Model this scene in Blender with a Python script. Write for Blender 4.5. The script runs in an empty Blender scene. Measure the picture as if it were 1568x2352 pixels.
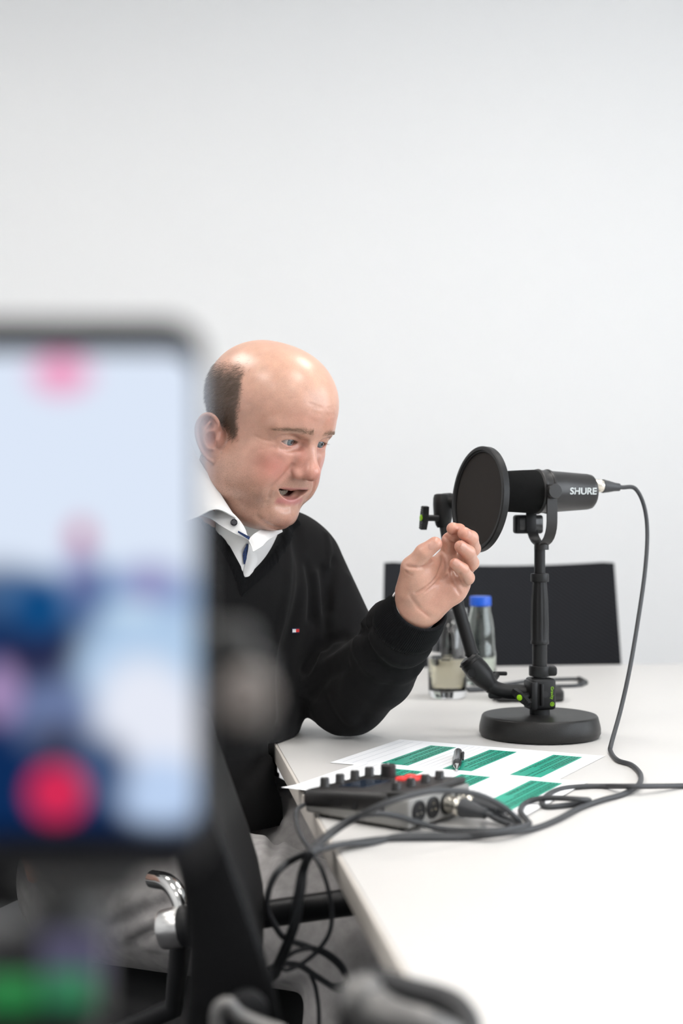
import bpy, bmesh, math, random
import numpy as np
from mathutils import Vector, Matrix

random.seed(7)
rng = np.random.default_rng(7)
scene = bpy.context.scene
COL = scene.collection

# ------------------------------------------------------------------ camera
FP = 50.0 / 24.0 * 1568.0          # focal length in pixels of the 1568 x 2352 frame
CAMZ = 1.06                        # lens height above the floor
TZ = 0.739                         # table top height
cam_d = bpy.data.cameras.new('camera')
cam = bpy.data.objects.new('camera', cam_d)
COL.objects.link(cam)
cam.location = (0, 0, CAMZ)
cam.rotation_euler = (math.radians(90), 0, 0)
cam_d.sensor_fit = 'HORIZONTAL'
cam_d.sensor_width = 24.0
cam_d.lens = 50.0
cam_d.clip_start = 0.02
cam_d.dof.use_dof = True
cam_d.dof.focus_distance = 1.87
cam_d.dof.aperture_fstop = 3.0
scene.camera = cam

# ------------------------------------------------------------------ world, lights, exposure
world = bpy.data.worlds.new('daylight')
scene.world = world
world.use_nodes = True
wn = world.node_tree.nodes
wn['Background'].inputs['Color'].default_value = (0.80, 0.90, 1.0, 1)
wn['Background'].inputs['Strength'].default_value = 1.0
scene.view_settings.view_transform = 'Standard'
scene.view_settings.look = 'None'
scene.view_settings.exposure = 0.20
scene.view_settings.gamma = 1.0
scene.view_settings.use_curve_mapping = False
try:
    scene.cycles.use_denoising = True
    scene.cycles.max_bounces = 6
    scene.cycles.diffuse_bounces = 3
    scene.cycles.use_adaptive_sampling = True
    scene.cycles.adaptive_threshold = 0.08
    scene.cycles.glossy_bounces = 3
    scene.cycles.transmission_bounces = 7
    scene.cycles.transparent_max_bounces = 12
except Exception:
    pass

ROOM = dict(x0=-2.6, x1=2.9, y0=-2.6, y1=4.3, z1=2.95)

def area_light(name, loc, target, sx, sy, power, color):
    l = bpy.data.lights.new(name, 'AREA')
    l.shape = 'RECTANGLE'
    l.size = sx
    l.size_y = sy
    l.energy = power
    l.color = color
    o = bpy.data.objects.new(name, l)
    COL.objects.link(o)
    o.location = loc
    o.rotation_euler = (Vector(target) - Vector(loc)).to_track_quat('-Z', 'Y').to_euler()
    return o

# daylight falling in through the window band of the right-hand wall
area_light('window_daylight', (ROOM['x1'] + 0.14, 0.55, 1.75), (0, 0.55, 1.35), 4.2, 1.7, 100, (0.90, 0.95, 1.0))

# ------------------------------------------------------------------ helpers
def px(x, y, d):
    """point at depth d that the photograph shows at pixel (x, y)"""
    return Vector(((x - 784.0) * d / FP, d, CAMZ - (y - 1176.0) * d / FP))

def tb(x, y, h=0.0):
    """point h above the table top, from its pixel"""
    d = (CAMZ - TZ - h) * FP / (y - 1176.0)
    return px(x, y, d)

MATS = {}
def mat(name, color, rough=0.5, metal=0.0, spec=0.5, bump=0.0, bscale=400.0, var=0.0, vscale=40.0, emit=None,
        estr=0.0, trans=0.0, ior=1.45, sheen=0.0, coat=0.0, alpha=1.0, sss=0.0):
    if name in MATS:
        return MATS[name]
    m = bpy.data.materials.new(name)
    m.use_nodes = True
    nt = m.node_tree
    b = nt.nodes['Principled BSDF']
    I = b.inputs
    I['Base Color'].default_value = (*color, 1)
    I['Roughness'].default_value = rough
    I['Metallic'].default_value = metal
    I['Specular IOR Level'].default_value = spec
    I['IOR'].default_value = ior
    I['Transmission Weight'].default_value = trans
    I['Sheen Weight'].default_value = sheen
    I['Coat Weight'].default_value = coat
    I['Alpha'].default_value = alpha
    if emit:
        I['Emission Color'].default_value = (*emit, 1)
        I['Emission Strength'].default_value = estr
    tc = None
    if bump or var:
        tc = nt.nodes.new('ShaderNodeTexCoord')
    if var:
        n = nt.nodes.new('ShaderNodeTexNoise')
        n.inputs['Scale'].default_value = vscale
        n.inputs['Detail'].default_value = 4
        nt.links.new(tc.outputs['Object'], n.inputs['Vector'])
        r = nt.nodes.new('ShaderNodeMapRange')
        r.inputs['From Min'].default_value = 0.3
        r.inputs['From Max'].default_value = 0.7
        r.inputs['To Min'].default_value = 1 - var
        r.inputs['To Max'].default_value = 1 + var
        nt.links.new(n.outputs['Fac'], r.inputs['Value'])
        mx = nt.nodes.new('ShaderNodeVectorMath')
        mx.operation = 'SCALE'
        mx.inputs[0].default_value = color
        nt.links.new(r.outputs['Result'], mx.inputs['Scale'])
        nt.links.new(mx.outputs['Vector'], I['Base Color'])
    if bump:
        n2 = nt.nodes.new('ShaderNodeTexNoise')
        n2.inputs['Scale'].default_value = bscale
        n2.inputs['Detail'].default_value = 3
        nt.links.new(tc.outputs['Object'], n2.inputs['Vector'])
        bp = nt.nodes.new('ShaderNodeBump')
        bp.inputs['Strength'].default_value = bump
        bp.inputs['Distance'].default_value = 0.001
        nt.links.new(n2.outputs['Fac'], bp.inputs['Height'])
        nt.links.new(bp.outputs['Normal'], I['Normal'])
    MATS[name] = m
    return m

ORG = {}
def link(name, me, m, parent=None, org=None):
    o = bpy.data.objects.new(name, me)
    COL.objects.link(o)
    if m is not None:
        me.materials.append(m)
    if parent is not None:
        o.parent = parent
        org = ORG[parent.name]
        ORG[o.name] = org
    else:
        org = Vector(org) if org is not None else Vector((0, 0, 0))
        o.location = org
        ORG[o.name] = org
    return o

def mesh(name, verts, faces, m, parent=None, org=None, smooth=True, sharp=None):
    """verts in world space; org (or the parent's) becomes the object's origin"""
    if parent is not None:
        og = ORG[parent.name]
    else:
        og = Vector(org) if org is not None else Vector((0, 0, 0))
    me = bpy.data.meshes.new(name)
    v = np.asarray(verts, dtype=float).reshape(-1, 3) - np.array(og)
    me.from_pydata(v.tolist(), [], [tuple(int(i) for i in f) for f in faces])
    me.update()
    if smooth:
        me.shade_smooth()
        if sharp is not None:
            me.set_sharp_from_angle(angle=math.radians(sharp))
    return link(name, me, m, parent, og)

def from_bm(name, bm, m, parent=None, org=None, smooth=True, sharp=35):
    bmesh.ops.recalc_face_normals(bm, faces=bm.faces)
    bm.verts.index_update()
    vs = [v.co.copy() for v in bm.verts]
    fs = [[v.index for v in f.verts] for f in bm.faces]
    bm.free()
    return mesh(name, vs, fs, m, parent, org, smooth, sharp)

def empty(name, loc, label, cat, group=None):
    o = bpy.data.objects.new(name, None)
    o.empty_display_size = 0.05
    COL.objects.link(o)
    o.location = loc
    ORG[o.name] = Vector(loc)
    return tag(o, label, cat, group)

def tag(o, label, cat, group=None):
    o['label'] = label
    o['category'] = cat
    if group:
        o['group'] = group
    return o

def struct(o):
    o['kind'] = 'structure'
    return o

# geometry collected as (verts, faces) lists in world space
class Geo:
    def __init__(self):
        self.v, self.f = [], []
    def add(self, verts, faces, M=None):
        n = len(self.v)
        for p in verts:
            p = Vector(p)
            self.v.append(M @ p if M is not None else p)
        self.f += [[i + n for i in q] for q in faces]
        return self
    def box(self, c, s, M=None, bevel=0.0, seg=2, rot=None):
        bm = bmesh.new()
        bmesh.ops.create_cube(bm, size=1)
        for v in bm.verts:
            v.co = Vector((v.co.x * s[0], v.co.y * s[1], v.co.z * s[2]))
        if bevel > 0:
            bmesh.ops.bevel(bm, geom=list(bm.edges), offset=min(bevel, min(s) * 0.49), segments=seg, profile=0.5, affect='EDGES')
        if rot is not None:
            bmesh.ops.transform(bm, matrix=rot.to_4x4(), verts=bm.verts)
        bmesh.ops.translate(bm, vec=Vector(c), verts=bm.verts)
        return self.bm(bm, M)
    def bm(self, bm, M=None):
        bmesh.ops.recalc_face_normals(bm, faces=bm.faces)
        bm.verts.index_update()
        self.add([v.co for v in bm.verts], [[v.index for v in f.verts] for f in bm.faces], M)
        bm.free()
        return self
    def lathe(self, prof, n=32, M=None, cap=True):
        """profile of (r, z) about local Z"""
        vs, fs = [], []
        k = len(prof)
        for i in range(n):
            a = 2 * math.pi * i / n
            for r, z in prof:
                vs.append((r * math.cos(a), r * math.sin(a), z))
        for i in range(n):
            j = (i + 1) % n
            for t in range(k - 1):
                fs.append([i * k + t, j * k + t, j * k + t + 1, i * k + t + 1])
        if cap:
            fs.append([i * k for i in range(n)][::-1])
            fs.append([i * k + k - 1 for i in range(n)])
        return self.add(vs, fs, M)
    def tube(self, pts, r, n=12, closed=False, cap=True, flat=1.0, up=None):
        P = [Vector(p) for p in pts]
        N = len(P)
        rs = r if hasattr(r, '__len__') else [r] * N
        T = []
        for i in range(N):
            a = P[i - 1] if (i > 0 or closed) else P[0]
            b = P[(i + 1) % N] if (i < N - 1 or closed) else P[-1]
            t = (b - a)
            T.append(t.normalized() if t.length > 1e-9 else Vector((0, 0, 1)))
        u = Vector(up) if up is not None else (Vector((0, 0, 1)) if abs(T[0].z) < 0.9 else Vector((1, 0, 0)))
        u = (u - T[0] * u.dot(T[0])).normalized()
        vs, fs = [], []
        for i in range(N):
            u = (u - T[i] * u.dot(T[i]))
            u.normalize()
            w = T[i].cross(u)
            for j in range(n):
                a = 2 * math.pi * j / n
                vs.append(P[i] + (u * math.cos(a) * flat + w * math.sin(a)) * rs[i])
        m = N if closed else N - 1
        for i in range(m):
            for j in range(n):
                a, b = i * n + j, i * n + (j + 1) % n
                c, d = ((i + 1) % N) * n + (j + 1) % n, ((i + 1) % N) * n + j
                fs.append([a, b, c, d])
        if cap and not closed:
            fs.append(list(range(n))[::-1])
            fs.append([(N - 1) * n + j for j in range(n)])
        return self.add(vs, fs)
    def build(self, name, m, parent=None, org=None, smooth=True, sharp=40):
        return mesh(name, self.v, self.f, m, parent, org, smooth, sharp)

def spline(pts, per=10, closed=False):
    """Catmull-Rom through the points"""
    P = [Vector(p) for p in pts]
    n = len(P)
    out = []
    rng_ = range(n if closed else n - 1)
    for i in rng_:
        if closed:
            a, b, c, d = P[i - 1], P[i], P[(i + 1) % n], P[(i + 2) % n]
        else:
            b, c = P[i], P[i + 1]
            a = P[i - 1] if i > 0 else b * 2 - c
            d = P[i + 2] if i + 2 < n else c * 2 - b
        for s in range(per):
            t = s / per
            out.append(0.5 * ((2 * b) + (c - a) * t + (2 * a - 5 * b + 4 * c - d) * t * t + (3 * b - a - 3 * c + d) * t ** 3))
    if not closed:
        out.append(P[-1])
    return out

def frame(o, zdir, xhint=(1, 0, 0)):
    """matrix whose Z is zdir and whose X is near xhint"""
    z = Vector(zdir).normalized()
    x = Vector(xhint)
    x = (x - z * x.dot(z)).normalized()
    y = z.cross(x)
    M = Matrix((x, y, z)).transposed().to_4x4()
    M.translation = Vector(o)
    return M

def text_geo(s, size, depth, M, shear=0.0, xscale=1.0, bold=0.0):
    """lettering as a flat raised mesh centred on M (built large, then scaled)"""
    c = bpy.data.curves.new('lettering', 'FONT')
    c.body = s
    c.size = 1.0
    c.align_x = 'CENTER'
    c.align_y = 'CENTER'
    c.extrude = depth / size
    c.shear = shear
    c.offset = bold
    c.resolution_u = 4
    o = bpy.data.objects.new('lettering', c)
    COL.objects.link(o)
    dg = bpy.context.evaluated_depsgraph_get()
    me = bpy.data.meshes.new_from_object(o.evaluated_get(dg))
    vs = [Vector((v.co.x * xscale, v.co.y, v.co.z)) * size for v in me.vertices]
    fs = [list(p.vertices) for p in me.polygons]
    bpy.data.objects.remove(o)
    bpy.data.curves.remove(c)
    bpy.data.meshes.remove(me)
    return [M @ v for v in vs], fs

# ------------------------------------------------------------------ the room
m_wall = mat('wall_paint', (0.88, 0.88, 0.88), 0.75, spec=0.15)
m_ceil = mat('ceiling_paint', (0.86, 0.86, 0.85), 0.8, spec=0.2)
m_floor = mat('carpet_floor', (0.07, 0.07, 0.074), 0.95, spec=0.1, bump=0.5, bscale=600, var=0.12, vscale=300)
m_lamp = mat('lamp_diffuser', (0.9, 0.9, 0.9), 0.5, emit=(1.0, 0.965, 0.925), estr=14.6)
m_white_metal = mat('white_metal', (0.8, 0.8, 0.8), 0.4)
def pane_material():
    m = bpy.data.materials.new('window_glass')
    m.use_nodes = True
    nt = m.node_tree
    for n in list(nt.nodes):
        nt.nodes.remove(n)
    out = nt.nodes.new('ShaderNodeOutputMaterial')
    t = nt.nodes.new('ShaderNodeBsdfTransparent')
    g = nt.nodes.new('ShaderNodeBsdfGlossy')
    g.inputs['Roughness'].default_value = 0.02
    mx = nt.nodes.new('ShaderNodeMixShader')
    mx.inputs[0].default_value = 0.06
    nt.links.new(t.outputs[0], mx.inputs[1])
    nt.links.new(g.outputs[0], mx.inputs[2])
    nt.links.new(mx.outputs[0], out.inputs['Surface'])
    return m
m_glass_pane = pane_material()

def build_room():
    x0, x1, y0, y1, z1 = (ROOM[k] for k in ('x0', 'x1', 'y0', 'y1', 'z1'))
    t = 0.12
    cx, cy = (x0 + x1) / 2, (y0 + y1) / 2
    struct(Geo().box((cx, cy, -t / 2), (x1 - x0 + 2 * t, y1 - y0 + 2 * t, t)).build('floor', m_floor, org=(cx, cy, 0), smooth=False))
    struct(Geo().box((cx, cy, z1 + t / 2), (x1 - x0 + 2 * t, y1 - y0 + 2 * t, t)).build('ceiling', m_ceil, org=(cx, cy, z1), smooth=False))
    struct(Geo().box((cx, y1 + t / 2, z1 / 2), (x1 - x0 + 2 * t, t, z1)).build('wall_back', m_wall, org=(cx, y1, 0), smooth=False))
    struct(Geo().box((cx, y0 - t / 2, z1 / 2), (x1 - x0 + 2 * t, t, z1)).build('wall_front', m_wall, org=(cx, y0, 0), smooth=False))
    struct(Geo().box((x0 - t / 2, cy, z1 / 2), (t, y1 - y0, z1)).build('wall_left', m_wall, org=(x0, cy, 0), smooth=False))
    # right-hand wall with its window band
    wy0, wy1, wz0, wz1 = -1.6, 2.7, 0.88, 2.62
    g = Geo()
    g.box((x1 + t / 2, cy, wz0 / 2), (t, y1 - y0, wz0))
    g.box((x1 + t / 2, cy, (wz1 + z1) / 2), (t, y1 - y0, z1 - wz1))
    g.box((x1 + t / 2, (y0 + wy0) / 2, (wz0 + wz1) / 2), (t, wy0 - y0, wz1 - wz0))
    g.box((x1 + t / 2, (y1 + wy1) / 2, (wz0 + wz1) / 2), (t, y1 - wy1, wz1 - wz0))
    struct(g.build('wall_right', m_wall, org=(x1, cy, 0), smooth=False))
    n = 3
    w = (wy1 - wy0) / n
    for i in range(n):
        a = wy0 + i * w
        fr = Geo()
        for yy in (a + 0.025, a + w - 0.025):
            fr.box((x1 + t / 2, yy, (wz0 + wz1) / 2), (0.06, 0.05, wz1 - wz0))
        for zz in (wz0 + 0.025, wz1 - 0.025):
            fr.box((x1 + t / 2, a + w / 2, zz), (0.06, w - 0.1, 0.05))
        win = struct(fr.build('window_%d' % (i + 1), m_white_metal, org=(x1, a + w / 2, wz0), smooth=False))
        Geo().box((x1 + t / 2, a + w / 2, (wz0 + wz1) / 2), (0.006, w - 0.1, wz1 - wz0 - 0.1)).build('pane', m_glass_pane, win, smooth=False)
    # baseboard along the back wall
    struct(Geo().box((cx, y1 - 0.006, 0.04), (x1 - x0, 0.012, 0.08), bevel=0.003).build('baseboard_back', m_white_metal, org=(cx, y1, 0)))
    # ceiling light panels
    spots = [(-1.35, -0.7), (0.75, -0.7), (-1.35, 0.85), (0.75, 0.85), (-1.35, 2.4), (0.75, 2.4)]
    lab = ['square ceiling light panel behind the camera on the left', 'square ceiling light panel behind the camera on the right',
           'square ceiling light panel above the left wall side of the man', 'square ceiling light panel above the near half of the table',
           'square ceiling light panel near the back wall on the left', 'square ceiling light panel near the back wall above the far chair']
    for (lx, ly), lb in zip(spots, lab):
        r = empty('ceiling_light', (lx, ly, z1), lb, 'ceiling light', 'ceiling light panels')
        f = Geo()
        for s in (-1, 1):
            f.box((lx + s * 0.31, ly, z1 - 0.012), (0.02, 0.64, 0.024))
            f.box((lx, ly + s * 0.31, z1 - 0.012), (0.60, 0.02, 0.024))
        f.build('frame', m_white_metal, r, smooth=False)
        Geo().box((lx, ly, z1 - 0.008), (0.6, 0.6, 0.012)).build('diffuser', m_lamp, r, smooth=False)

build_room()

# ------------------------------------------------------------------ the table
m_table = mat('table_laminate', (0.65, 0.636, 0.618), 0.42, spec=0.4)
m_edge = mat('table_edge_band', (0.60, 0.56, 0.51), 0.5)
m_black_steel = mat('black_powder_steel', (0.015, 0.015, 0.016), 0.45, spec=0.3, bump=0.1, bscale=1500)
TA = tb(637, 1715)                  # a point on the table's left edge, far
TBn = tb(935, 2240)                 # a point on it, near
e = (TBn - TA).normalized()         # along the left edge towards the camera
q = Vector((-e.y, e.x, 0))          # across the table, to the right
if q.x < 0:
    q = -q
TFAR = TA - e * ((tb(960, 1533) - TA).dot(-e) * -1) if False else TA + e * ((tb(960, 1533) - TA).dot(e))
LEN, WID = 2.85, 1.45
def on_table(u, w, z):
    """u along the left edge from the far corner, w across"""
    p = TFAR + e * u + q * w
    return Vector((p.x, p.y, z))

def build_table():
    c = on_table(LEN / 2, WID / 2, 0)
    r = empty('conference_table', c, 'long white laminate conference table with pale beige edges', 'table')
    rot = Matrix((q, -e, Vector((0, 0, 1)))).transposed()
    th = 0.025
    Geo().box((0, 0, 0), (WID - 0.004, LEN - 0.004, th), bevel=0.0012, M=Matrix.Translation((c.x, c.y, TZ - th / 2)) @ rot.to_4x4()).build('tabletop', m_table, r)
    for nm, off, sz in (('left', (-WID / 2 + 0.0, 0), (0.004, LEN)), ('right', (WID / 2, 0), (0.004, LEN)), ('far', (0, LEN / 2), (WID, 0.004)), ('near', (0, -LEN / 2), (WID, 0.004))):
        Geo().box((off[0], off[1], 0), (sz[0], sz[1], th - 0.001), bevel=0.0008, M=Matrix.Translation((c.x, c.y, TZ - th / 2 - 0.0004)) @ rot.to_4x4()).build('edge_band', m_edge, r)
    for u in (0.45, LEN - 0.45):
        for w in (0.40, WID - 0.40):
            p = on_table(u, w, 0)
            Geo().box((p.x, p.y, (TZ - 0.065) / 2), (0.06, 0.06, TZ - 0.065), bevel=0.004).build('leg', m_black_steel, r)
    for w in (0.40, WID - 0.40):
        p = on_table(LEN / 2, w, TZ - 0.045)
        Geo().box((0, 0, 0), (0.04, LEN - 0.5, 0.04), M=Matrix.Translation(p) @ rot.to_4x4(), bevel=0.003).build('frame_beam', m_black_steel, r)
build_table()
# ------------------------------------------------------------------ implicit surfaces for bodies and cloth
class Field:
    """a list of smooth unions / cuts / swellings, meshed with sparse surface nets"""
    def __init__(self):
        self.ops = []
        self.frames = [None]
    def add_frame(self, o, M, s, mirror=False):
        """M: rows = world directions of the local axes"""
        self.frames.append((np.array(o, float), np.array(M, float), float(s), mirror))
        return len(self.frames) - 1
    def op(self, kind, fn, c, R, k=0.0, fr=0):
        c = np.array(c, float)
        f = self.frames[fr]
        s = 1.0
        cs = [c]
        if f is not None:
            s = f[2]
            cs = [f[0] + s * (c @ f[1])]
            if f[3]:
                cs.append(f[0] + s * ((c * np.array([-1, 1, 1])) @ f[1]))
        self.ops.append((kind, fn, cs, R * s, k * s, fr, s))
    def eval(self, P, bc=None, br=None):
        if bc is None:
            bc = P.mean(0)
            br = np.sqrt(((P - bc) ** 2).sum(1).max())
        P = np.asarray(P, np.float32) if len(P) > 200 else np.asarray(P, float)
        d = np.full(len(P), 0.5, P.dtype)
        loc = {}
        if getattr(self, '_n', -1) != len(self.ops):
            self._n = len(self.ops)
            self._c = np.array([o_[2][0] for o_ in self.ops])
            self._c2 = np.array([o_[2][-1] for o_ in self.ops])
            km = 0.0
            rr = []
            for o_ in self.ops[::-1]:          # an early mass still matters to every later blend
                if o_[0] == 'u':
                    km = max(km, o_[4])
                rr.append(o_[3] + (max(km, o_[4]) + 0.010 if o_[0] != 'g' else 0.0))
            self._r = np.array(rr[::-1])
        dm = np.minimum(((self._c - bc) ** 2).sum(1), ((self._c2 - bc) ** 2).sum(1))
        for oi in np.nonzero(dm < (self._r + br) ** 2)[0]:
            kind, fn, cs, R, k, fr, s = self.ops[oi]
            if fr == 0:
                q = P
            else:
                if fr not in loc:
                    o, M, sc, mir = self.frames[fr]
                    q = ((P - o.astype(P.dtype)) @ M.T.astype(P.dtype)) / P.dtype.type(sc)
                    if mir:
                        q = np.concatenate([np.abs(q[:, :1]), q[:, 1:]], 1)
                    loc[fr] = q
                q = loc[fr]
            v = (fn(q) * s).astype(P.dtype)
            if kind == 'u':
                if k > 0:
                    h = np.maximum(k - np.abs(d - v), 0) / k
                    d = np.minimum(d, v) - h * h * k * 0.25
                else:
                    d = np.minimum(d, v)
            elif kind == 's':
                if k > 0:
                    h = np.maximum(k - np.abs(d + v), 0) / k
                    d = np.maximum(d, -v) + h * h * k * 0.25
                else:
                    d = np.maximum(d, -v)
            elif kind == 'i':
                d = np.maximum(d, v)
            else:
                d = d - v
        return d
    def ray(self, x, y, d0=1.2, d1=2.6, n=400):
        """first surface point on the sight line of a pixel"""
        o = np.array([0, 0, CAMZ])
        r = np.array([(x - 784.0) / FP, 1.0, -(y - 1176.0) / FP])
        t = np.linspace(d0, d1, n)
        P = o + t[:, None] * r
        v = np.concatenate([self.eval(P[i:i + 25]) for i in range(0, n, 25)])
        i = np.argmax(v < 0)
        if v[i] >= 0:
            return None
        a, b = t[i - 1], t[i]
        for _ in range(12):
            m = (a + b) / 2
            if self.eval(o[None] + m * r[None], o + m * r, 0.001)[0] < 0:
                b = m
            else:
                a = m
        return Vector(o + b * r)
    def normal(self, p, h=0.002):
        p = np.array(p, float)
        Q = np.array([p + h * np.eye(3)[i] * s for i in range(3) for s in (1, -1)])
        v = self.eval(Q, p, 0.01)
        g = np.array([v[0] - v[1], v[2] - v[3], v[4] - v[5]])
        return Vector(g / (np.linalg.norm(g) + 1e-12))
    def net(self, lo, hi, h, B=16):
        lo, hi = np.array(lo, float), np.array(hi, float)
        nb = np.ceil((hi - lo) / (h * B)).astype(int)
        bs = h * B
        half = bs / 2
        rad = half * math.sqrt(3)
        act = []
        # coarse pass, 4x4x4 blocks at a time
        G = 4
        for i in range(0, nb[0], G):
            for j in range(0, nb[1], G):
                for k in range(0, nb[2], G):
                    ii, jj, kk = np.meshgrid(np.arange(i, min(i + G, nb[0])), np.arange(j, min(j + G, nb[1])), np.arange(k, min(k + G, nb[2])), indexing='ij')
                    I = np.stack([ii.ravel(), jj.ravel(), kk.ravel()], 1)
                    C = lo + (I + 0.5) * bs
                    bc = C.mean(0)
                    d = self.eval(C, bc, np.sqrt(((C - bc) ** 2).sum(1).max()) + rad)
                    act += [tuple(a) for a in I[np.abs(d) < rad * 2.0 + 0.008]]
        g = np.arange(B + 1)
        gi, gj, gk = np.meshgrid(g, g, g, indexing='ij')
        off = np.stack([gi, gj, gk], -1).reshape(-1, 3)
        off4 = off[(off % 4 == 0).all(1)]
        NY, NZ = (nb[1] + 2) * B, (nb[2] + 2) * B
        K, V, Q, S = [], [], [], []
        for a in act:
            base = np.array(a) * B
            bc = lo + (base + B / 2) * h
            # quick look at every fourth corner: skip blocks the surface does not reach
            if np.abs(self.eval(lo + (base + off4) * h, bc, rad)).min() > 7.5 * h:
                continue
            P = lo + (base + off) * h
            D = self.eval(P, bc, rad).reshape(B + 1, B + 1, B + 1)
            neg = D < 0
            if not neg.any() or neg.all():
                continue
            c8 = [neg[x:B + x, y:B + y, z:B + z] for x in (0, 1) for y in (0, 1) for z in (0, 1)]
            cnt = sum(c.astype(np.int8) for c in c8)
            cell = (cnt > 0) & (cnt < 8)
            ci = np.argwhere(cell)
            if len(ci):
                acc = np.zeros((len(ci), 3))
                num = np.zeros(len(ci))
                for ax in range(3):
                    o1, o2 = [x for x in range(3) if x != ax]
                    for p in (0, 1):
                        for q_ in (0, 1):
                            s0 = ci.copy()
                            s0[:, o1] += p
                            s0[:, o2] += q_
                            s1 = s0.copy()
                            s1[:, ax] += 1
                            v0 = D[s0[:, 0], s0[:, 1], s0[:, 2]]
                            v1 = D[s1[:, 0], s1[:, 1], s1[:, 2]]
                            cr = (v0 < 0) != (v1 < 0)
                            t = np.where(cr, v0 / np.where(cr, v0 - v1, 1), 0)
                            pt = s0.astype(float)
                            pt[:, ax] += t
                            acc += pt * cr[:, None]
                            num += cr
                V.append(lo + (base + acc / num[:, None]) * h)
                gci = ci + base + 1
                K.append((gci[:, 0].astype(np.int64) * NY + gci[:, 1]) * NZ + gci[:, 2])
            for ax in range(3):
                sl0 = [slice(0, B)] * 3
                sl1 = [slice(0, B)] * 3
                sl1[ax] = slice(1, B + 1)
                n0, n1 = neg[tuple(sl0)], neg[tuple(sl1)]
                ei = np.argwhere(n0 != n1)
                if not len(ei):
                    continue
                fl = n0[ei[:, 0], ei[:, 1], ei[:, 2]]
                o1, o2 = (ax + 1) % 3, (ax + 2) % 3
                quad = []
                for p, q_ in ((0, 0), (1, 0), (1, 1), (0, 1)):
                    c = ei + base + 1
                    c[:, o1] -= p
                    c[:, o2] -= q_
                    quad.append((c[:, 0].astype(np.int64) * NY + c[:, 1]) * NZ + c[:, 2])
                quad = np.stack(quad, 1)
                quad[~fl] = quad[~fl][:, ::-1]
                Q.append(quad)
        K = np.concatenate(K)
        V = np.concatenate(V)
        Q = np.concatenate(Q)
        # close the seams between blocks that disagree by a rounding error
        miss = np.setdiff1d(np.unique(Q), K)
        if len(miss):
            mi = np.stack([miss // (NY * NZ), (miss // NZ) % NY, miss % NZ], 1) - 1
            V = np.concatenate([V, lo + (mi + 0.5) * h])
            K = np.concatenate([K, miss])
        o = np.argsort(K)
        K, V = K[o], V[o]
        ix = np.searchsorted(K, Q)
        ix = np.minimum(ix, len(K) - 1)
        ok = (K[ix] == Q).all(1)
        return V, ix[ok]

def relax(V, Qd, it=1, w=0.5):
    """light umbrella smoothing that takes the grid out of the surface"""
    e = np.concatenate([Qd[:, [0, 1]], Qd[:, [1, 2]], Qd[:, [2, 3]], Qd[:, [3, 0]]])
    n = len(V)
    for i in range(it):
        for ww in (w, -w * 1.04):
            acc = np.zeros_like(V)
            cnt = np.zeros(n)
            for a, b in ((0, 1), (1, 0)):
                for k in range(3):
                    acc[:, k] += np.bincount(e[:, a], V[e[:, b], k], n)
                cnt += np.bincount(e[:, a], minlength=n)
            V = V + ww * (acc / np.maximum(cnt, 1)[:, None] - V)
    return V

def largest(V, Qd):
    """keep only the biggest connected surface"""
    n = len(V)
    lab = np.arange(n)
    while True:
        m = lab[Qd].min(1)
        new = lab.copy()
        for k in range(4):
            np.minimum.at(new, Qd[:, k], m)
        new = new[new]
        if (new == lab).all():
            break
        lab = new
    u, c = np.unique(lab, return_counts=True)
    keep = lab == u[np.argmax(c)]
    ix = np.cumsum(keep) - 1
    return V[keep], ix[Qd[keep[Qd[:, 0]]]]

def quad_obj(name, V, Qd, m, parent=None, org=None):
    og = ORG[parent.name] if parent is not None else Vector(org if org is not None else (0, 0, 0))
    me = bpy.data.meshes.new(name)
    n, f = len(V), len(Qd)
    me.vertices.add(n)
    me.vertices.foreach_set('co', (V - np.array(og)).astype(np.float32).ravel())
    me.loops.add(f * 4)
    me.loops.foreach_set('vertex_index', Qd.astype(np.int32).ravel())
    me.polygons.add(f)
    me.polygons.foreach_set('loop_start', (np.arange(f) * 4).astype(np.int32))
    me.update(calc_edges=True)
    me.validate()
    me.shade_smooth()
    return link(name, me, m, parent, og)

def set_float(o, name, arr):
    at = o.data.attributes.new(name, 'FLOAT', 'POINT')
    at.data.foreach_set('value', np.asarray(arr, np.float32))

def set_color(o, name, arr):
    at = o.data.color_attributes.new(name, 'FLOAT_COLOR', 'POINT')
    a = np.ones((len(arr), 4), np.float32)
    a[:, :3] = arr
    at.data.foreach_set('color', a.ravel())

# distance functions ---------------------------------------------------------
def n2(p):
    return np.einsum('ij,ij->i', p, p)
def ell(c, r, R=None):
    c, r = np.array(c, float), np.array(r, float)
    def f(q):
        t = q.dtype
        p = q - c.astype(t)
        if R is not None:
            p = p @ R.T.astype(t)
        p = p / r.astype(t)
        a = np.sqrt(n2(p)) + t.type(1e-9)
        b = np.sqrt(n2(p / r.astype(t))) + t.type(1e-9)
        return a * (a - 1) / b
    return f
def cone(a, b, r1, r2):
    a, b = np.array(a, float), np.array(b, float)
    ab = b - a
    L2 = (ab ** 2).sum()
    def f(q):
        d = q.dtype
        p = q - a.astype(d)
        u = ab.astype(d)
        t = np.clip((p @ u) * d.type(1 / L2), 0, 1)
        p = p - t[:, None] * u
        return np.sqrt(n2(p)) - (d.type(r1) + d.type(r2 - r1) * t)
    return f
def bump(c, s, amp, R=None):
    c, s = np.array(c, float), np.array(s, float)
    def f(q):
        p = q - c.astype(q.dtype)
        if R is not None:
            p = p @ R.T.astype(q.dtype)
        return amp * np.exp(-n2(p / s.astype(q.dtype)))
    return f
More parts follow.
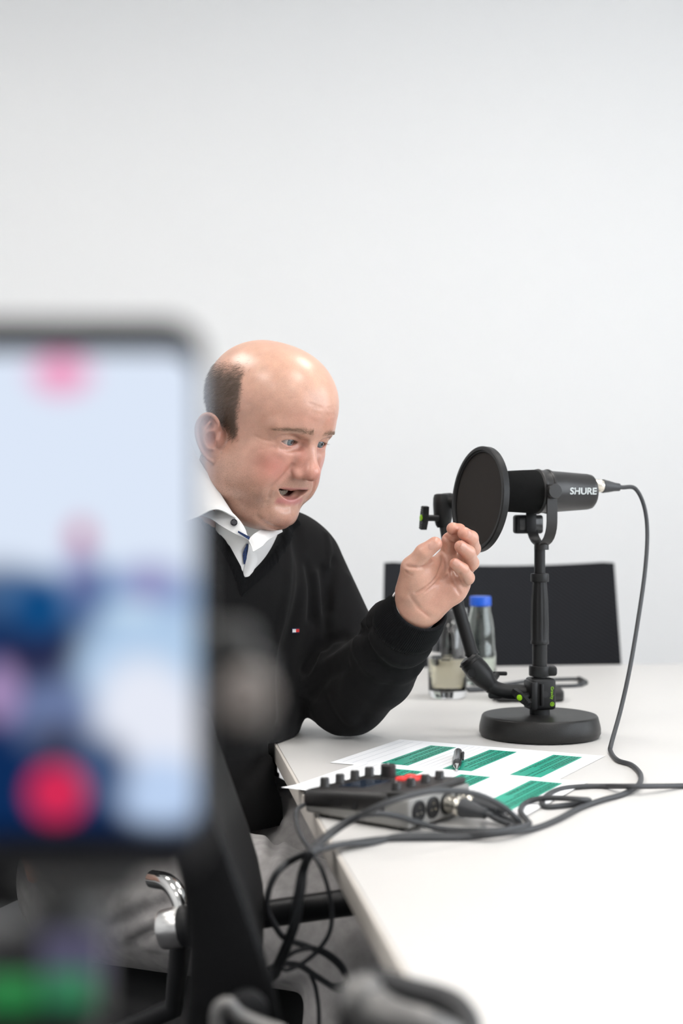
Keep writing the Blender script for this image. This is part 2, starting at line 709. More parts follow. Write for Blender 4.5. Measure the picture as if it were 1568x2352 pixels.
def seg_d2(q, pts):
    best = None
    for a, b in zip(pts[:-1], pts[1:]):
        d = q.dtype
        u = (b - a).astype(d)
        p = q - a.astype(d)
        t = np.clip((p @ u) / max(float((u ** 2).sum()), 1e-12), 0, 1).astype(d)
        p = p - t[:, None] * u
        d2 = n2(p)
        best = d2 if best is None else np.minimum(best, d2)
    return best
def ridge(pts, w, amp):
    pts = [np.array(p, float) for p in pts]
    def f(q):
        return amp * np.exp(-seg_d2(q, pts) / w ** 2)
    return f
def rodpath(pts, rs):
    fs = [cone(a, b, r1, r2) for a, b, r1, r2 in zip(pts[:-1], pts[1:], rs[:-1], rs[1:])]
    def f(q):
        d = fs[0](q)
        for g in fs[1:]:
            d = np.minimum(d, g(q))
        return d
    return f
def vesica(c, w, up, dn, y0, bend=0.0):
    """almond-shaped prism along local Y, from y0 forward; bend lifts its ends"""
    def f(q):
        x = q[:, 0] - c[0]
        z = q[:, 2] - c[2] - bend * x * x
        Ru = (w * w + up * up) / (2 * up)
        Rd = (w * w + dn * dn) / (2 * dn)
        a = np.sqrt(x * x + (z + (Ru - up)) ** 2) - Ru
        b = np.sqrt(x * x + (z - (Rd - dn)) ** 2) - Rd
        return np.maximum(np.maximum(a, b), y0 - q[:, 1])
    return f

def center_of(pts):
    P = np.array(pts, float)
    c = (P.min(0) + P.max(0)) / 2
    return c, np.sqrt(((P - c) ** 2).sum(1).max())
def U(F, fn_pts_r, k, fr=0, kind='u'):
    fn, pts, r = fn_pts_r
    c, R = center_of(pts)
    F.op(kind, fn, c, R + r, k, fr)
def Ucone(F, a, b, r1, r2, k, fr=0, kind='u'):
    U(F, (cone(a, b, r1, r2), [a, b], max(r1, r2)), k, fr, kind)
def Uell(F, c, r, k, fr=0, kind='u', R=None):
    F.op(kind, ell(c, r, R), c, max(r), k, fr)
def Upath(F, pts, rs, k, fr=0, kind='u'):
    if not hasattr(rs, '__len__'):
        rs = [rs] * len(pts)
    U(F, (rodpath(pts, rs), pts, max(rs)), k, fr, kind)
def Gb(F, c, s, amp, fr=0, R=None):
    F.op('g', bump(c, s, amp, R), c, max(s) * 3.0, 0, fr)
def Gr(F, pts, w, amp, fr=0):
    c, R = center_of(pts)
    F.op('g', ridge(pts, w, amp), c, R + 3.0 * w, 0, fr)
# ------------------------------------------------------------------ the seated man
def rot_head(yw, pt, rl):
    B = np.array([[-1, 0, 0], [0, -1, 0], [0, 0, 1.]])
    cp, sp, cr, sr, cy, sy = math.cos(pt), math.sin(pt), math.cos(rl), math.sin(rl), math.cos(yw), math.sin(yw)
    Rp = np.array([[1, 0, 0], [0, cp, -sp], [0, sp, cp]])
    Rr = np.array([[cr, 0, sr], [0, 1, 0], [-sr, 0, cr]])
    Z = np.array([[cy, sy, 0], [-sy, cy, 0], [0, 0, 1]])
    return Rr @ Rp @ B @ Z
HEAD_R = rot_head(math.radians(47.5), math.radians(19.5), math.radians(1.0))
HEAD_O = np.array([-0.1085, 1.95, 1.161])
HEAD_S = 0.945e-3
def head_pt(x, y, z):
    return Vector(HEAD_O + HEAD_S * (np.array([x, y, z], float) @ HEAD_R))

YB = math.radians(38)
FB = np.array([math.sin(YB), -math.cos(YB), 0])       # chest forward
RB = np.array([-math.cos(YB), -math.sin(YB), 0])      # his right
UB = np.array([0, 0, 1.0])
NB = np.array([-0.163, 2.01, 1.03])                    # base of the neck
def bod(r, f, u):
    return NB + RB * r + FB * f + UB * u
SJ = np.array([-0.055, 2.115, 0.982])                 # left shoulder
EJ = np.array([0.010, 2.03, 0.797])                 # left elbow, on the table
WJ = np.array(px(962, 1392, 1.875))                   # left wrist
RJ = bod(0.185, 0.01, -0.06)                          # right shoulder
REJ = np.array([-0.505, 1.885, 0.765])                   # right elbow
RWJ = np.array([-0.405, 1.745, 0.725])                 # right wrist, in his lap
FA = (WJ - EJ) / np.linalg.norm(WJ - EJ)              # along the left forearm
RFA = (RWJ - REJ) / np.linalg.norm(RWJ - REJ)

def hz(zx, zy, dd):
    """hand joint from the enlarged hand detail; dd = depth offset in mm"""
    return np.array(px(860 + zx * 0.178571, 1160 + zy * 0.178571, 1.86 + dd * 0.001))

def head_ops(F):
    h = F.add_frame(HEAD_O, HEAD_R, HEAD_S, True)
    # skull and face masses
    Uell(F, (0, -10, 58), (79, 103, 82), 0, h)
    Uell(F, (0, 34, 58), (69, 68, 72), 30, h)
    Uell(F, (0, 36, -8), (66, 58, 70), 26, h)
    Uell(F, (34.5, 46.5, -38), (33.5, 35, 43), 24, h)
    Uell(F, (0, 22, -54), (70, 56, 50), 26, h)
    Uell(F, (50, 2, -54), (26, 34, 40), 22, h)
    Uell(F, (0, 69, -88), (30, 24, 21), 18, h)
    Uell(F, (0, 30, -96), (54, 52, 30), 16, h)
    # brow, cheekbone
    Upath(F, [(6, 90, 42), (26, 88, 44), (50, 72, 40)], [8, 8.5, 8], 14, h)
    Uell(F, (43, 57, -4), (18, 18, 16), 16, h)
    # eye sockets
    Uell(F, (31, 97, 19), (17, 15, 11.5), 9, h, 's')
    Uell(F, (15, 97, 17), (6, 9, 9), 7, h, 's')
    # lids over the eyeball
    F.op('u', ell((31, 74.5, 20), (15.4, 14.2, 13.6)), (31, 74.5, 20), 16, 4, h)
    # nose
    Upath(F, [(0, 88, 34), (0, 95, 18), (0, 104, 0), (0, 109, -12)], [7.0, 7.0, 8.5, 11], 9, h)
    Uell(F, (0, 109.5, -17), (12.5, 12.0, 11), 7, h)
    Uell(F, (12.5, 97, -22.5), (8.0, 10.5, 8.0), 6.5, h)
    Uell(F, (9, 93, -4), (8, 9, 16), 9, h)
    # upper lip and muzzle
    Uell(F, (0, 59, -42), (37, 24, 21), 14, h)
    Uell(F, (0, 54, -69), (42, 22, 19), 16, h)
    # nostrils
    Uell(F, (7.2, 103, -31.5), (4.6, 7.0, 4.6), 2.5, h, 's')
    # mouth opening
    F.op('s', vesica((0, 0, -50.5), 30, 1.8, 14.0, 36, 0.0014), (0, 80, -54), 46, 2.5, h)
    # lips
    Upath(F, [(33, 60, -47.8), (19, 73, -48.6), (7, 79.5, -48.4), (0, 79.5, -49.4)], [2.4, 3.4, 4.0, 3.8], 4.5, h)
    Upath(F, [(33, 60, -49.4), (26, 66, -55.5), (19, 71, -61.5), (8, 76, -67.3), (0, 77, -68.2)], [2.0, 3.0, 3.9, 4.8, 5.0], 4.5, h)
    # eye opening
    F.op('s', vesica((31.0, 0, 19.3), 15.0, 4.3, 4.6, 70), (31.0, 84, 19.3), 20, 1.0, h)
    # folds and creases
    def tr(pts, w, amp):
        """a fold traced on the near side of the face, mirrored by the frame"""
        out = []
        for x, y in pts:
            v = F.ray(x, y, 1.75, 2.05, 240)
            if v is not None:
                l = ((np.array(v) - HEAD_O) @ HEAD_R.T) / HEAD_S
                l[0] = abs(l[0])
                out.append(l)
        if len(out) > 1:
            todo.append((out, w, amp))
    todo = []
    tr([(670, 1068), (652, 1092), (634, 1110), (622, 1124), (616, 1142)], 3.0, -2.5)       # nose to mouth
    tr([(655, 1062), (632, 1088), (610, 1112), (600, 1135)], 9, 1.8)                       # cheek above it
    tr([(640, 1162), (656, 1168), (674, 1166)], 5, -2.2)                                   # under the lower lip
    tr([(613, 1155), (610, 1172), (618, 1185)], 5, -0.4)
    tr([(590, 1188), (612, 1204), (640, 1213)], 4.0, -1.8)                                 # chin to double chin
    tr([(667, 1072), (666, 1083), (672, 1094)], 2.2, -1.6)                                 # wing of the nose
    tr([(643, 1030), (662, 1036), (684, 1031)], 2.0, -0.8)                                 # bag under the eye
    tr([(636, 1040), (655, 1048), (678, 1046)], 5.5, 1.0)
    tr([(628, 1012), (645, 1002), (665, 999), (684, 1006)], 2.0, -1.8)                     # lid fold
    tr([(608, 1010), (622, 1014), (633, 1017)], 1.4, -0.6)
    tr([(584, 1000), (604, 1011), (624, 1015)], 1.4, -0.6)
    tr([(596, 1034), (612, 1031), (628, 1026)], 1.4, -0.4)
    tr([(718, 936), (734, 939), (752, 938), (770, 933)], 1.5, -0.5)
    tr([(712, 948), (730, 955), (750, 953), (766, 949)], 1.5, -0.45)
    tr([(655, 918), (672, 915), (690, 914)], 1.6, -0.25)
    for t_ in todo:
        Gr(F, t_[0], t_[1], t_[2], h)
    Gr(F, [(5, 100, 34), (6, 100, 44)], 2.0, -0.7, h)
    # ears
    er = math.radians(32)
    ER = np.array([[math.cos(er), math.sin(er), 0], [-math.sin(er), math.cos(er), 0], [0, 0, 1.0]])
    et = math.radians(17)
    ET = np.array([[1, 0, 0], [0, math.cos(et), math.sin(et)], [0, -math.sin(et), math.cos(et)]])
    EM = ET @ ER
    ec = np.array([84.0, -20, -8])
    def e_pt(a, b, c):
        return tuple(ec + np.array([a, b, c], float) @ EM)
    def smooth_path(pts, rs, k, fr, per=3):
        P4 = spline([Vector(p) for p in pts], per)
        R4 = np.interp(np.linspace(0, len(rs) - 1, len(P4)), np.arange(len(rs)), rs)
        Upath(F, [tuple(v) for v in P4], list(R4), k, fr)
    Uell(F, e_pt(-1, 0, 3), (5.5, 18, 29), 5, h, 'u', EM)
    Uell(F, e_pt(-1, 5, -27), (5.0, 9, 11), 4, h, 'u', EM)
    Uell(F, e_pt(-8, 8, -2), (10, 13, 22), 6, h, 'u', EM)
    # scoops and rim
    Uell(F, e_pt(6, 4, -5), (8.5, 9.5, 12), 2.5, h, 's', EM)
    Uell(F, e_pt(7.0, 0, 17), (7.5, 9.5, 9.5), 3, h, 's', EM)
    smooth_path([e_pt(3, 13, 8), e_pt(4, 15, 20), e_pt(4.5, 6, 30.5), e_pt(4.5, -6, 30), e_pt(4.5, -15.5, 18), e_pt(4.2, -17.5, 2), e_pt(3, -13, -16), e_pt(2, -5, -30), e_pt(2, 4, -36)],
          [2.2, 2.8, 3.2, 3.2, 3.2, 3.0, 2.6, 2.6, 3.4], 2.2, h)
    smooth_path([e_pt(3.0, 2, 20), e_pt(4.0, -6, 8), e_pt(4.0, -7, -6), e_pt(3.5, -2, -16), e_pt(3, 5, -18)], [2.0, 2.8, 2.6, 2.4, 2.4], 3, h)
    Upath(F, [e_pt(1, 14, 2), e_pt(3, 13, -5), e_pt(1, 12, -12)], [3, 3.6, 3], 3, h)
    return h

HJ = dict(
    W=hz(545, 1345, 14),
    tc=hz(455, 1090, -4), tm=hz(475, 800, -22), ti=hz(630, 610, -30), tt=hz(775, 500, -32),
    i0=hz(935, 690, 26), i1=hz(960, 455, 14), i2=hz(1085, 330, 6), i3=hz(1005, 305, -10),
    m0=hz(1060, 770, 36), m1=hz(1262, 560, 14), m2=hz(1240, 425, -10), m3=hz(1150, 365, -24),
    r0=hz(1110, 900, 34), r1=hz(1245, 745, 4), r2=hz(1205, 610, -20), r3=hz(1105, 535, -30),
    p0=hz(1105, 1030, 22), p1=hz(1195, 935, -6), p2=hz(1130, 830, -24), p3=hz(1035, 755, -32),
)
CREASES = []
def hand_ops(F):
    J = HJ
    mm = 0.001
    # wrist into the forearm
    Ucone(F, EJ, EJ + (WJ - EJ) * 0.6, 0.018, 0.02, 0.01)
    Ucone(F, EJ + (WJ - EJ) * 0.6, WJ, 0.02, 0.026, 0.01)
    Ucone(F, WJ, J['W'], 0.027, 0.026, 0.012)
    Uell(F, hz(420, 1230, 8), (0.013, 0.016, 0.022), 0.012)
    Uell(F, hz(690, 1340, 14), (0.018, 0.016, 0.015), 0.012)
    # palm
    for k, r in (('i0', 13.5), ('m0', 13), ('r0', 13), ('p0', 12)):
        a = J['W'] * 0.75 + J[k] * 0.25
        Ucone(F, a, J[k], 16 * mm, r * mm, 0.016)
    Uell(F, hz(850, 1130, 6), (0.030, 0.016, 0.021), 0.014, R=np.array([[0.86, 0, 0.5], [0, 1, 0], [-0.5, 0, 0.86]]))
    Uell(F, hz(1040, 1080, 10), (0.014, 0.014, 0.016), 0.012)
    # thenar
    Uell(F, hz(590, 940, -8), (0.019, 0.019, 0.028), 0.014, R=np.array([[0.9, 0, -0.42], [0, 1, 0], [0.42, 0, 0.9]]))
    Ucone(F, J['tc'], J['tm'], 17 * mm, 13.2 * mm, 0.016)
    # web between thumb and forefinger
    Ucone(F, hz(640, 780, -4), hz(860, 760, 18), 9 * mm, 9 * mm, 0.018)
    # thumb
    Ucone(F, J['tm'], J['ti'], 12.6 * mm, 10.8 * mm, 0.006)
    Ucone(F, J['ti'], J['tt'], 10.8 * mm, 9.4 * mm, 0.004)
    # fingers
    for f, rr in (('i', (10.8, 9.8, 9.0, 8.4)), ('m', (11, 10.2, 9.4, 8.6)), ('r', (10.8, 9.8, 9.0, 8.2)), ('p', (10.2, 9.0, 8.2, 7.4))):
        a, b, c, d = (J[f + str(i)] for i in range(4))
        S0 = len(F.ops)
        fs = [cone(a, b, rr[0] * mm, rr[1] * mm), cone(b, c, rr[1] * mm, rr[2] * mm), cone(c, d, rr[2] * mm, rr[3] * mm)]
        def fin(q, fs=fs):
            v = fs[0](q)
            for g in fs[1:]:
                w = g(q)
                hh = np.maximum(0.003 - np.abs(v - w), 0) / 0.003
                v = np.minimum(v, w) - hh * hh * 0.003 * 0.25
            return v
        C, R = center_of([a, b, c, d])
        F.op('u', fin, C, R + 0.013, 0.0028)
    # creases of the palm and joints
    def zc(pts, w, amp):
        out = []
        CREASES.append(out)
        for (x, y) in pts:
            p = F.ray(860 + x * 0.178571, 1160 + y * 0.178571, 1.70, 2.0, 300)
            if p is not None:
                out.append(tuple(p))
        if len(out) > 1:
            Gr(F, out, w, amp)
    zc([(880, 600), (870, 760), (800, 920), (680, 1050), (530, 1130)], 0.0020, -0.0027)
    zc([(900, 680), (925, 800), (920, 880), (800, 990), (660, 1110)], 0.0018, -0.0022)
    zc([(985, 830), (1000, 960), (1050, 1070), (1095, 1140)], 0.0020, -0.0027)
    zc([(1095, 880), (1130, 980), (1180, 1030)], 0.0018, -0.0022)
    zc([(900, 395), (950, 450), (1030, 495)], 0.0017, -0.0024)
    zc([(420, 790), (560, 805), (690, 770), (740, 720)], 0.0022, -0.0024)
    zc([(395, 850), (430, 880), (480, 900)], 0.0016, -0.0012)
    zc([(460, 1170), (560, 1320), (700, 1430)], 0.0028, -0.0014)

def body_field():
    F = Field()
    h = head_ops(F)
    # neck and the hidden core that joins head, arms and hands
    Ucone(F, head_pt(0, -26, -40), bod(0.0, -0.005, 0.02), 0.059, 0.060, 0.022)
    Ucone(F, bod(0, -0.005, 0.02), bod(0, -0.03, -0.07), 0.060, 0.03, 0.02)
    for s, e_, w in ((SJ, EJ, WJ), (RJ, REJ, RWJ)):
        Ucone(F, bod(0, -0.02, -0.06), s, 0.02, 0.018, 0.01)
        Ucone(F, s, e_, 0.018, 0.018, 0.01)
    hand_ops(F)
    # right hand, resting in the lap
    Ucone(F, REJ, REJ + (RWJ - REJ) * 0.7, 0.018, 0.02, 0.01)
    Ucone(F, REJ + (RWJ - REJ) * 0.7, RWJ, 0.02, 0.026, 0.01)
    side = np.cross(RFA, [0, 0, 1.0])
    side /= np.linalg.norm(side)
    pc = RWJ + RFA * 0.05 - np.array([0, 0, 0.008])
    Ucone(F, RWJ, pc, 0.026, 0.026, 0.012)
    for i, (o_, L) in enumerate(((-0.030, 0.066), (-0.010, 0.078), (0.011, 0.074), (0.030, 0.058))):
        a = RWJ + RFA * 0.03 + side * o_ * 0.6
        b = RWJ + RFA * 0.092 + side * o_ - np.array([0, 0, 0.006])
        c = b + RFA * L * 0.5 - np.array([0, 0, 0.016])
        d_ = c + RFA * L * 0.32 - np.array([0, 0, 0.026])
        Ucone(F, a, b, 0.014, 0.0105, 0.012)
        Upath(F, [b, c, d_], [0.0105, 0.0092, 0.0078], 0.003)
    tbase = RWJ + RFA * 0.025 - side * 0.026
    Upath(F, [tbase, tbase + RFA * 0.035 - side * 0.022 - np.array([0, 0, 0.006]), tbase + RFA * 0.068 - side * 0.024 - np.array([0, 0, 0.016])], [0.014, 0.0115, 0.009], 0.006)
    return F, h

def skin_colors(V):
    q = ((V - HEAD_O) @ HEAD_R.T) / HEAD_S
    x, y, z = q[:, 0], q[:, 1], q[:, 2]
    ax = np.abs(x)
    inhead = (z > -140) & (np.sqrt(x * x + y * y + (z * 0.8) ** 2) < 175)
    def g(c, s, mirror=True):
        c, s = np.array(c, float), np.array(s, float)
        p = np.stack([ax if mirror else x, y, z], 1)
        return np.exp(-(((p - c) / s) ** 2).sum(1))
    base = np.array([0.56, 0.315, 0.235])
    col = np.tile(base, (len(V), 1))
    def mix(c, w):
        nonlocal col
        w = np.clip(w, 0, 1)[:, None]
        col = col * (1 - w) + np.array(c) * w
    H = inhead.astype(float)
    # scalp a little paler, cheeks and nose redder
    mix((0.62, 0.375, 0.275), 0.7 * H * np.clip((z - 60) / 60, 0, 1))
    mix((0.54, 0.185, 0.15), H * 1.15 * (0.75 * g((42, 72, -18), (24, 30, 24)) + 0.55 * g((0, 112, -18), (18, 22, 16))
                                  + 0.45 * g((78, -20, 0), (14, 26, 42)) + 0.40 * g((14, 96, 8), (12, 16, 16)) + 0.35 * g((0, 88, -104), (26, 20, 16))))
    mix((0.47, 0.20, 0.14), 0.45 * H * g((20, 98, 58), (34, 20, 14)))
    # stubble: jaw, chin, upper lip
    st = H * np.clip(1.1 * g((52, 30, -66), (34, 50, 34)) + 0.8 * g((0, 78, -102), (40, 26, 20)) + 0.75 * g((14, 90, -40), (20, 14, 8)) + 0.7 * g((66, 12, -30), (16, 26, 34)), 0, 1)
    st = st * (1 - 0.9 * g((40, 72, -20), (20, 30, 22)))
    mix((0.32, 0.20, 0.15), 0.45 * st)
    # lips and the inside of the mouth
    lipz = np.where(z > -56, np.abs(z + 48.5) / 3.4, np.abs(z + 67) / 5.4)
    lip = H * np.clip(1.4 - lipz, 0, 1) * np.clip((29 - ax) / 5, 0, 1) * (y > 60)
    mix((0.47, 0.155, 0.16), 0.72 * lip)
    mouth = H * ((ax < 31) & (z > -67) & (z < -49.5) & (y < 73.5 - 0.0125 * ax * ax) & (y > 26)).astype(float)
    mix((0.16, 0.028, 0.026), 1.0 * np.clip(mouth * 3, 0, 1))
    # lid rims
    mix((0.58, 0.25, 0.21), 0.45 * H * g((31, 86, 15), (14, 8, 3.5)))
    # dark brown scalp tint under the horseshoe of cropped hair
    hm = hair_mask(q) * H
    mix((0.11, 0.072, 0.052), np.clip(hm, 0, 1) ** 1.3 * 0.82)
    # brows
    bz = 38.6 + 4.2 * np.sin(np.clip((ax - 8) / 50, 0, 1) * math.pi) - 0.095 * np.clip(ax - 8, 0, 60)
    br = H * np.exp(-((z - bz) / 4.0) ** 2) * np.clip((ax - 7) / 4, 0, 1) * np.clip((60 - ax) / 14, 0, 1) * (y > 50)
    mix((0.26, 0.16, 0.10), 0.34 * br)
    # fingertips, knuckles
    for k in ('i3', 'm3', 'r3', 'p3', 'tt', 'i1', 'm0', 'r0'):
        w = np.exp(-(((V - HJ[k]) / 0.014) ** 2).sum(1))
        mix((0.52, 0.20, 0.14), 0.5 * w)
    w = np.exp(-(((V - hz(850, 1100, 0)) / 0.035) ** 2).sum(1))
    mix((0.52, 0.235, 0.165), 0.4 * w)
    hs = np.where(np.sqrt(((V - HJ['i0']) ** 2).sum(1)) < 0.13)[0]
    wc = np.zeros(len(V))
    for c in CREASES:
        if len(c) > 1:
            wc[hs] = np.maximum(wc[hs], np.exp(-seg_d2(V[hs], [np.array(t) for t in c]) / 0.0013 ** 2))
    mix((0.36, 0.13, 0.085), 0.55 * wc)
    return col, np.clip(st - hm, 0, 1)

def hair_mask(q):
    """1 where the cropped hair grows: a horseshoe round the sides and the back"""
    x, y, z = q[:, 0], q[:, 1], q[:, 2]
    ax = np.abs(x)
    wob = 1.5 * np.sin(z * 0.11 + 1) + 0.8 * np.sin(z * 0.43)
    front = 23 - 0.10 * np.clip(z - 30, 0, 80) - 0.25 * np.clip(z - 66, 0, 60) + wob - 5 * np.clip((18 - z) / 30, 0, 1)
    topz = 106 + 0.22 * y + 2.5 * np.sin(y * 0.23)
    a = np.clip((front - y) / 11, 0, 1) * np.clip((topz - z) / 26, 0, 1) ** 0.8
    low = np.where(y > 0, -3.0, np.where(y > -40, 6.0, -45))
    a = a * np.clip((z - low) / 9, 0, 1) * (ax > 30 - 60 * (y < -60))
    # keep the ears clear
    ear = (ax > 75.5) & (y > -48) & (y < 6) & (z < 28)
    return a * (1 - ear)

def skin_material():
    m = bpy.data.materials.new('skin')
    m.use_nodes = True
    nt = m.node_tree
    b = nt.nodes['Principled BSDF']
    at = nt.nodes.new('ShaderNodeAttribute')
    at.attribute_name = 'skin'
    tc = nt.nodes.new('ShaderNodeTexCoord')
    n = nt.nodes.new('ShaderNodeTexNoise')
    n.inputs['Scale'].default_value = 70
    n.inputs['Detail'].default_value = 5
    nt.links.new(tc.outputs['Object'], n.inputs['Vector'])
    n3 = nt.nodes.new('ShaderNodeTexNoise')
    n3.inputs['Scale'].default_value = 900
    n3.inputs['Detail'].default_value = 2
    nt.links.new(tc.outputs['Object'], n3.inputs['Vector'])
    add = nt.nodes.new('ShaderNodeMath')
    add.operation = 'ADD'
    nt.links.new(n.outputs['Fac'], add.inputs[0])
    nt.links.new(n3.outputs['Fac'], add.inputs[1])
    r = nt.nodes.new('ShaderNodeMapRange')
    r.inputs['From Min'].default_value = 0.6
    r.inputs['From Max'].default_value = 1.4
    r.inputs['To Min'].default_value = 0.86
    r.inputs['To Max'].default_value = 1.13
    nt.links.new(add.outputs['Value'], r.inputs['Value'])
    sc = nt.nodes.new('ShaderNodeVectorMath')
    sc.operation = 'SCALE'
    nt.links.new(at.outputs['Color'], sc.inputs[0])
    nt.links.new(r.outputs['Result'], sc.inputs['Scale'])
    # stubble: fine dark dots where the beard grows
    sa = nt.nodes.new('ShaderNodeAttribute')
    sa.attribute_name = 'stubble'
    vo = nt.nodes.new('ShaderNodeTexVoronoi')
    vo.inputs['Scale'].default_value = 620
    nt.links.new(tc.outputs['Object'], vo.inputs['Vector'])
    vr = nt.nodes.new('ShaderNodeMapRange')
    vr.inputs['From Min'].default_value = 0.42
    vr.inputs['From Max'].default_value = 0.18
    vr.inputs['To Min'].default_value = 0.0
    vr.inputs['To Max'].default_value = 0.55
    nt.links.new(vo.outputs['Distance'], vr.inputs['Value'])
    sm = nt.nodes.new('ShaderNodeMath')
    sm.operation = 'MULTIPLY'
    nt.links.new(vr.outputs['Result'], sm.inputs[0])
    nt.links.new(sa.outputs['Fac'], sm.inputs[1])
    mxs = nt.nodes.new('ShaderNodeMix')
    mxs.data_type = 'RGBA'
    nt.links.new(sm.outputs['Value'], mxs.inputs['Factor'])
    nt.links.new(sc.outputs['Vector'], mxs.inputs['A'])
    mxs.inputs['B'].default_value = (0.10, 0.065, 0.05, 1)
    nt.links.new(mxs.outputs['Result'], b.inputs['Base Color'])
    b.inputs['Roughness'].default_value = 0.31
    b.inputs['Specular IOR Level'].default_value = 0.5
    b.inputs['Subsurface Weight'].default_value = 0.22
    b.inputs['Subsurface Radius'].default_value = (1.0, 0.36, 0.2)
    b.inputs['Subsurface Scale'].default_value = 0.006
    bp = nt.nodes.new('ShaderNodeBump')
    bp.inputs['Strength'].default_value = 0.12
    bp.inputs['Distance'].default_value = 0.0006
    nt.links.new(n3.outputs['Fac'], bp.inputs['Height'])
    nt.links.new(bp.outputs['Normal'], b.inputs['Normal'])
    return m

m_skin = skin_material()
BODY, HFR = body_field()
PERSON_ORG = Vector((-0.30, 1.95, 0.0))
V_, Q_ = BODY.net((-0.52, 1.48, 0.60), (0.24, 2.24, 1.33), 0.00142)
V_, Q_ = largest(V_, Q_)
V_ = relax(V_, Q_, 2, 0.5)
person = quad_obj('person', V_, Q_, m_skin, org=PERSON_ORG)
_c, _s = skin_colors(V_)
set_color(person, 'skin', _c)
set_float(person, 'stubble', _s)
tag(person, 'balding man in black V-neck sweater and white shirt, leaning on the table and gesturing', 'person')
BV = V_

# eyes
def eye_material():
    m = bpy.data.materials.new('eyeball')
    m.use_nodes = True
    nt = m.node_tree
    b = nt.nodes['Principled BSDF']
    at = nt.nodes.new('ShaderNodeAttribute')
    at.attribute_name = 'eye'
    nt.links.new(at.outputs['Color'], b.inputs['Base Color'])
    b.inputs['Roughness'].default_value = 0.12
    b.inputs['Coat Weight'].default_value = 0.6
    b.inputs['Coat Roughness'].default_value = 0.03
    return m
m_eye = eye_material()
def make_eye(sx, gaze):
    c = head_pt(31 * sx, 74.0, 20)
    R = 12.6 * HEAD_S
    g = Vector(np.array(gaze, float) @ HEAD_R).normalized()
    M = frame(c, g)
    n, k = 48, 64
    vs, fs, col = [], [], []
    for i in range(k + 1):
        t = math.pi * i / k
        ta = t / math.pi * 180
        for j in range(n):
            a = 2 * math.pi * j / n
            rr = R * (1 + 0.035 * math.exp(-(ta / 22) ** 2))
            vs.append(M @ Vector((rr * math.sin(t) * math.cos(a), rr * math.sin(t) * math.sin(a), rr * math.cos(t))))
            if ta < 10.5:
                col.append((0.012, 0.012, 0.014))
            elif ta < 27:
                f = 0.85 + 0.3 * math.sin(a * 17) * math.sin(a * 7 + 1)
                col.append((0.13 * f, 0.165 * f, 0.18 * f))
            elif ta < 31:
                col.append((0.07, 0.085, 0.10))
            else:
                col.append((0.52, 0.44, 0.41))
    for i in range(k):
        for j in range(n):
            fs.append([i * n + j, i * n + (j + 1) % n, (i + 1) * n + (j + 1) % n, (i + 1) * n + j][::-1])
    o = mesh('eye', vs, fs, m_eye, person)
    set_color(o, 'eye', np.array(col))
    o['label'] = 'grey-blue eye'
    return o
make_eye(1, (-0.10, 1.0, -0.03))
make_eye(-1, (-0.10, 1.0, -0.03))

# lower teeth and tongue
m_teeth = mat('teeth', (0.46, 0.39, 0.31), 0.25, spec=0.5)
def make_teeth():
    g = Geo()
    for i in range(-3, 4):
        a = i * 0.165
        x, y = 28 * math.sin(a), 39.5 + 24 * math.cos(a)
        hh = 7.0 + (0.7 if i % 2 else -0.4) + (0.8 if abs(i) == 3 else 0)
        M = Matrix.Translation(head_pt(x, y, -63.0)) @ Matrix((HEAD_R.T * HEAD_S).tolist()).to_4x4() @ Matrix.Rotation(-a, 4, 'Z')
        g.box((0, 0, 0), (5.0, 3.4, hh * 1.5), M=M, bevel=1.2)
    g.build('teeth', m_teeth, person)
    m_t = mat('tongue', (0.33, 0.09, 0.085), 0.4)
    bm = bmesh.new()
    bmesh.ops.create_uvsphere(bm, u_segments=20, v_segments=12, radius=1)
    for v in bm.verts:
        v.co = head_pt(v.co.x * 19, 37 + v.co.y * 22, -66 + v.co.z * 7)
    from_bm('tongue', bm, m_t, person)
make_teeth()

# finger nails
m_nail = mat('finger_nail', (0.55, 0.30, 0.235), 0.25, spec=0.5)
def make_nail(zx, zy, along, w, l):
    c = BODY.ray(860 + zx * 0.178571, 1160 + zy * 0.178571, 1.70, 2.0, 300)
    if c is None:
        return
    n = BODY.normal(c, 0.003)
    ax_ = Vector(along)
    M = frame(c - n * 0.0011, n, ax_)
    vs, fs = [], []
    nu, nv = 10, 8
    for i in range(nu + 1):
        for j in range(nv + 1):
            u, v = i / nu * 2 - 1, j / nv * 2 - 1
            k = math.sqrt(max(0.0, 1 - 0.45 * u * u)) if u < 0 else math.sqrt(max(0.0, 1 - 0.2 * u ** 4))
            vs.append(M @ Vector((u * l, v * w * k, 0.0016 * (1 - 0.75 * v * v) - 0.0005 * u * u)))
    for i in range(nu):
        for j in range(nv):
            a = i * (nv + 1) + j
            fs.append([a, a + nv + 1, a + nv + 2, a + 1])
    mesh('finger_nail', vs, fs, m_nail, person)
make_nail(738, 528, HJ['tt'] - HJ['ti'], 0.0042, 0.0062)
make_nail(1235, 372, HJ['m3'] - HJ['m2'], 0.0042, 0.0052)
make_nail(1155, 538, HJ['r3'] - HJ['r2'], 0.0042, 0.0052)
make_nail(1062, 742, HJ['p3'] - HJ['p2'], 0.0040, 0.0048)
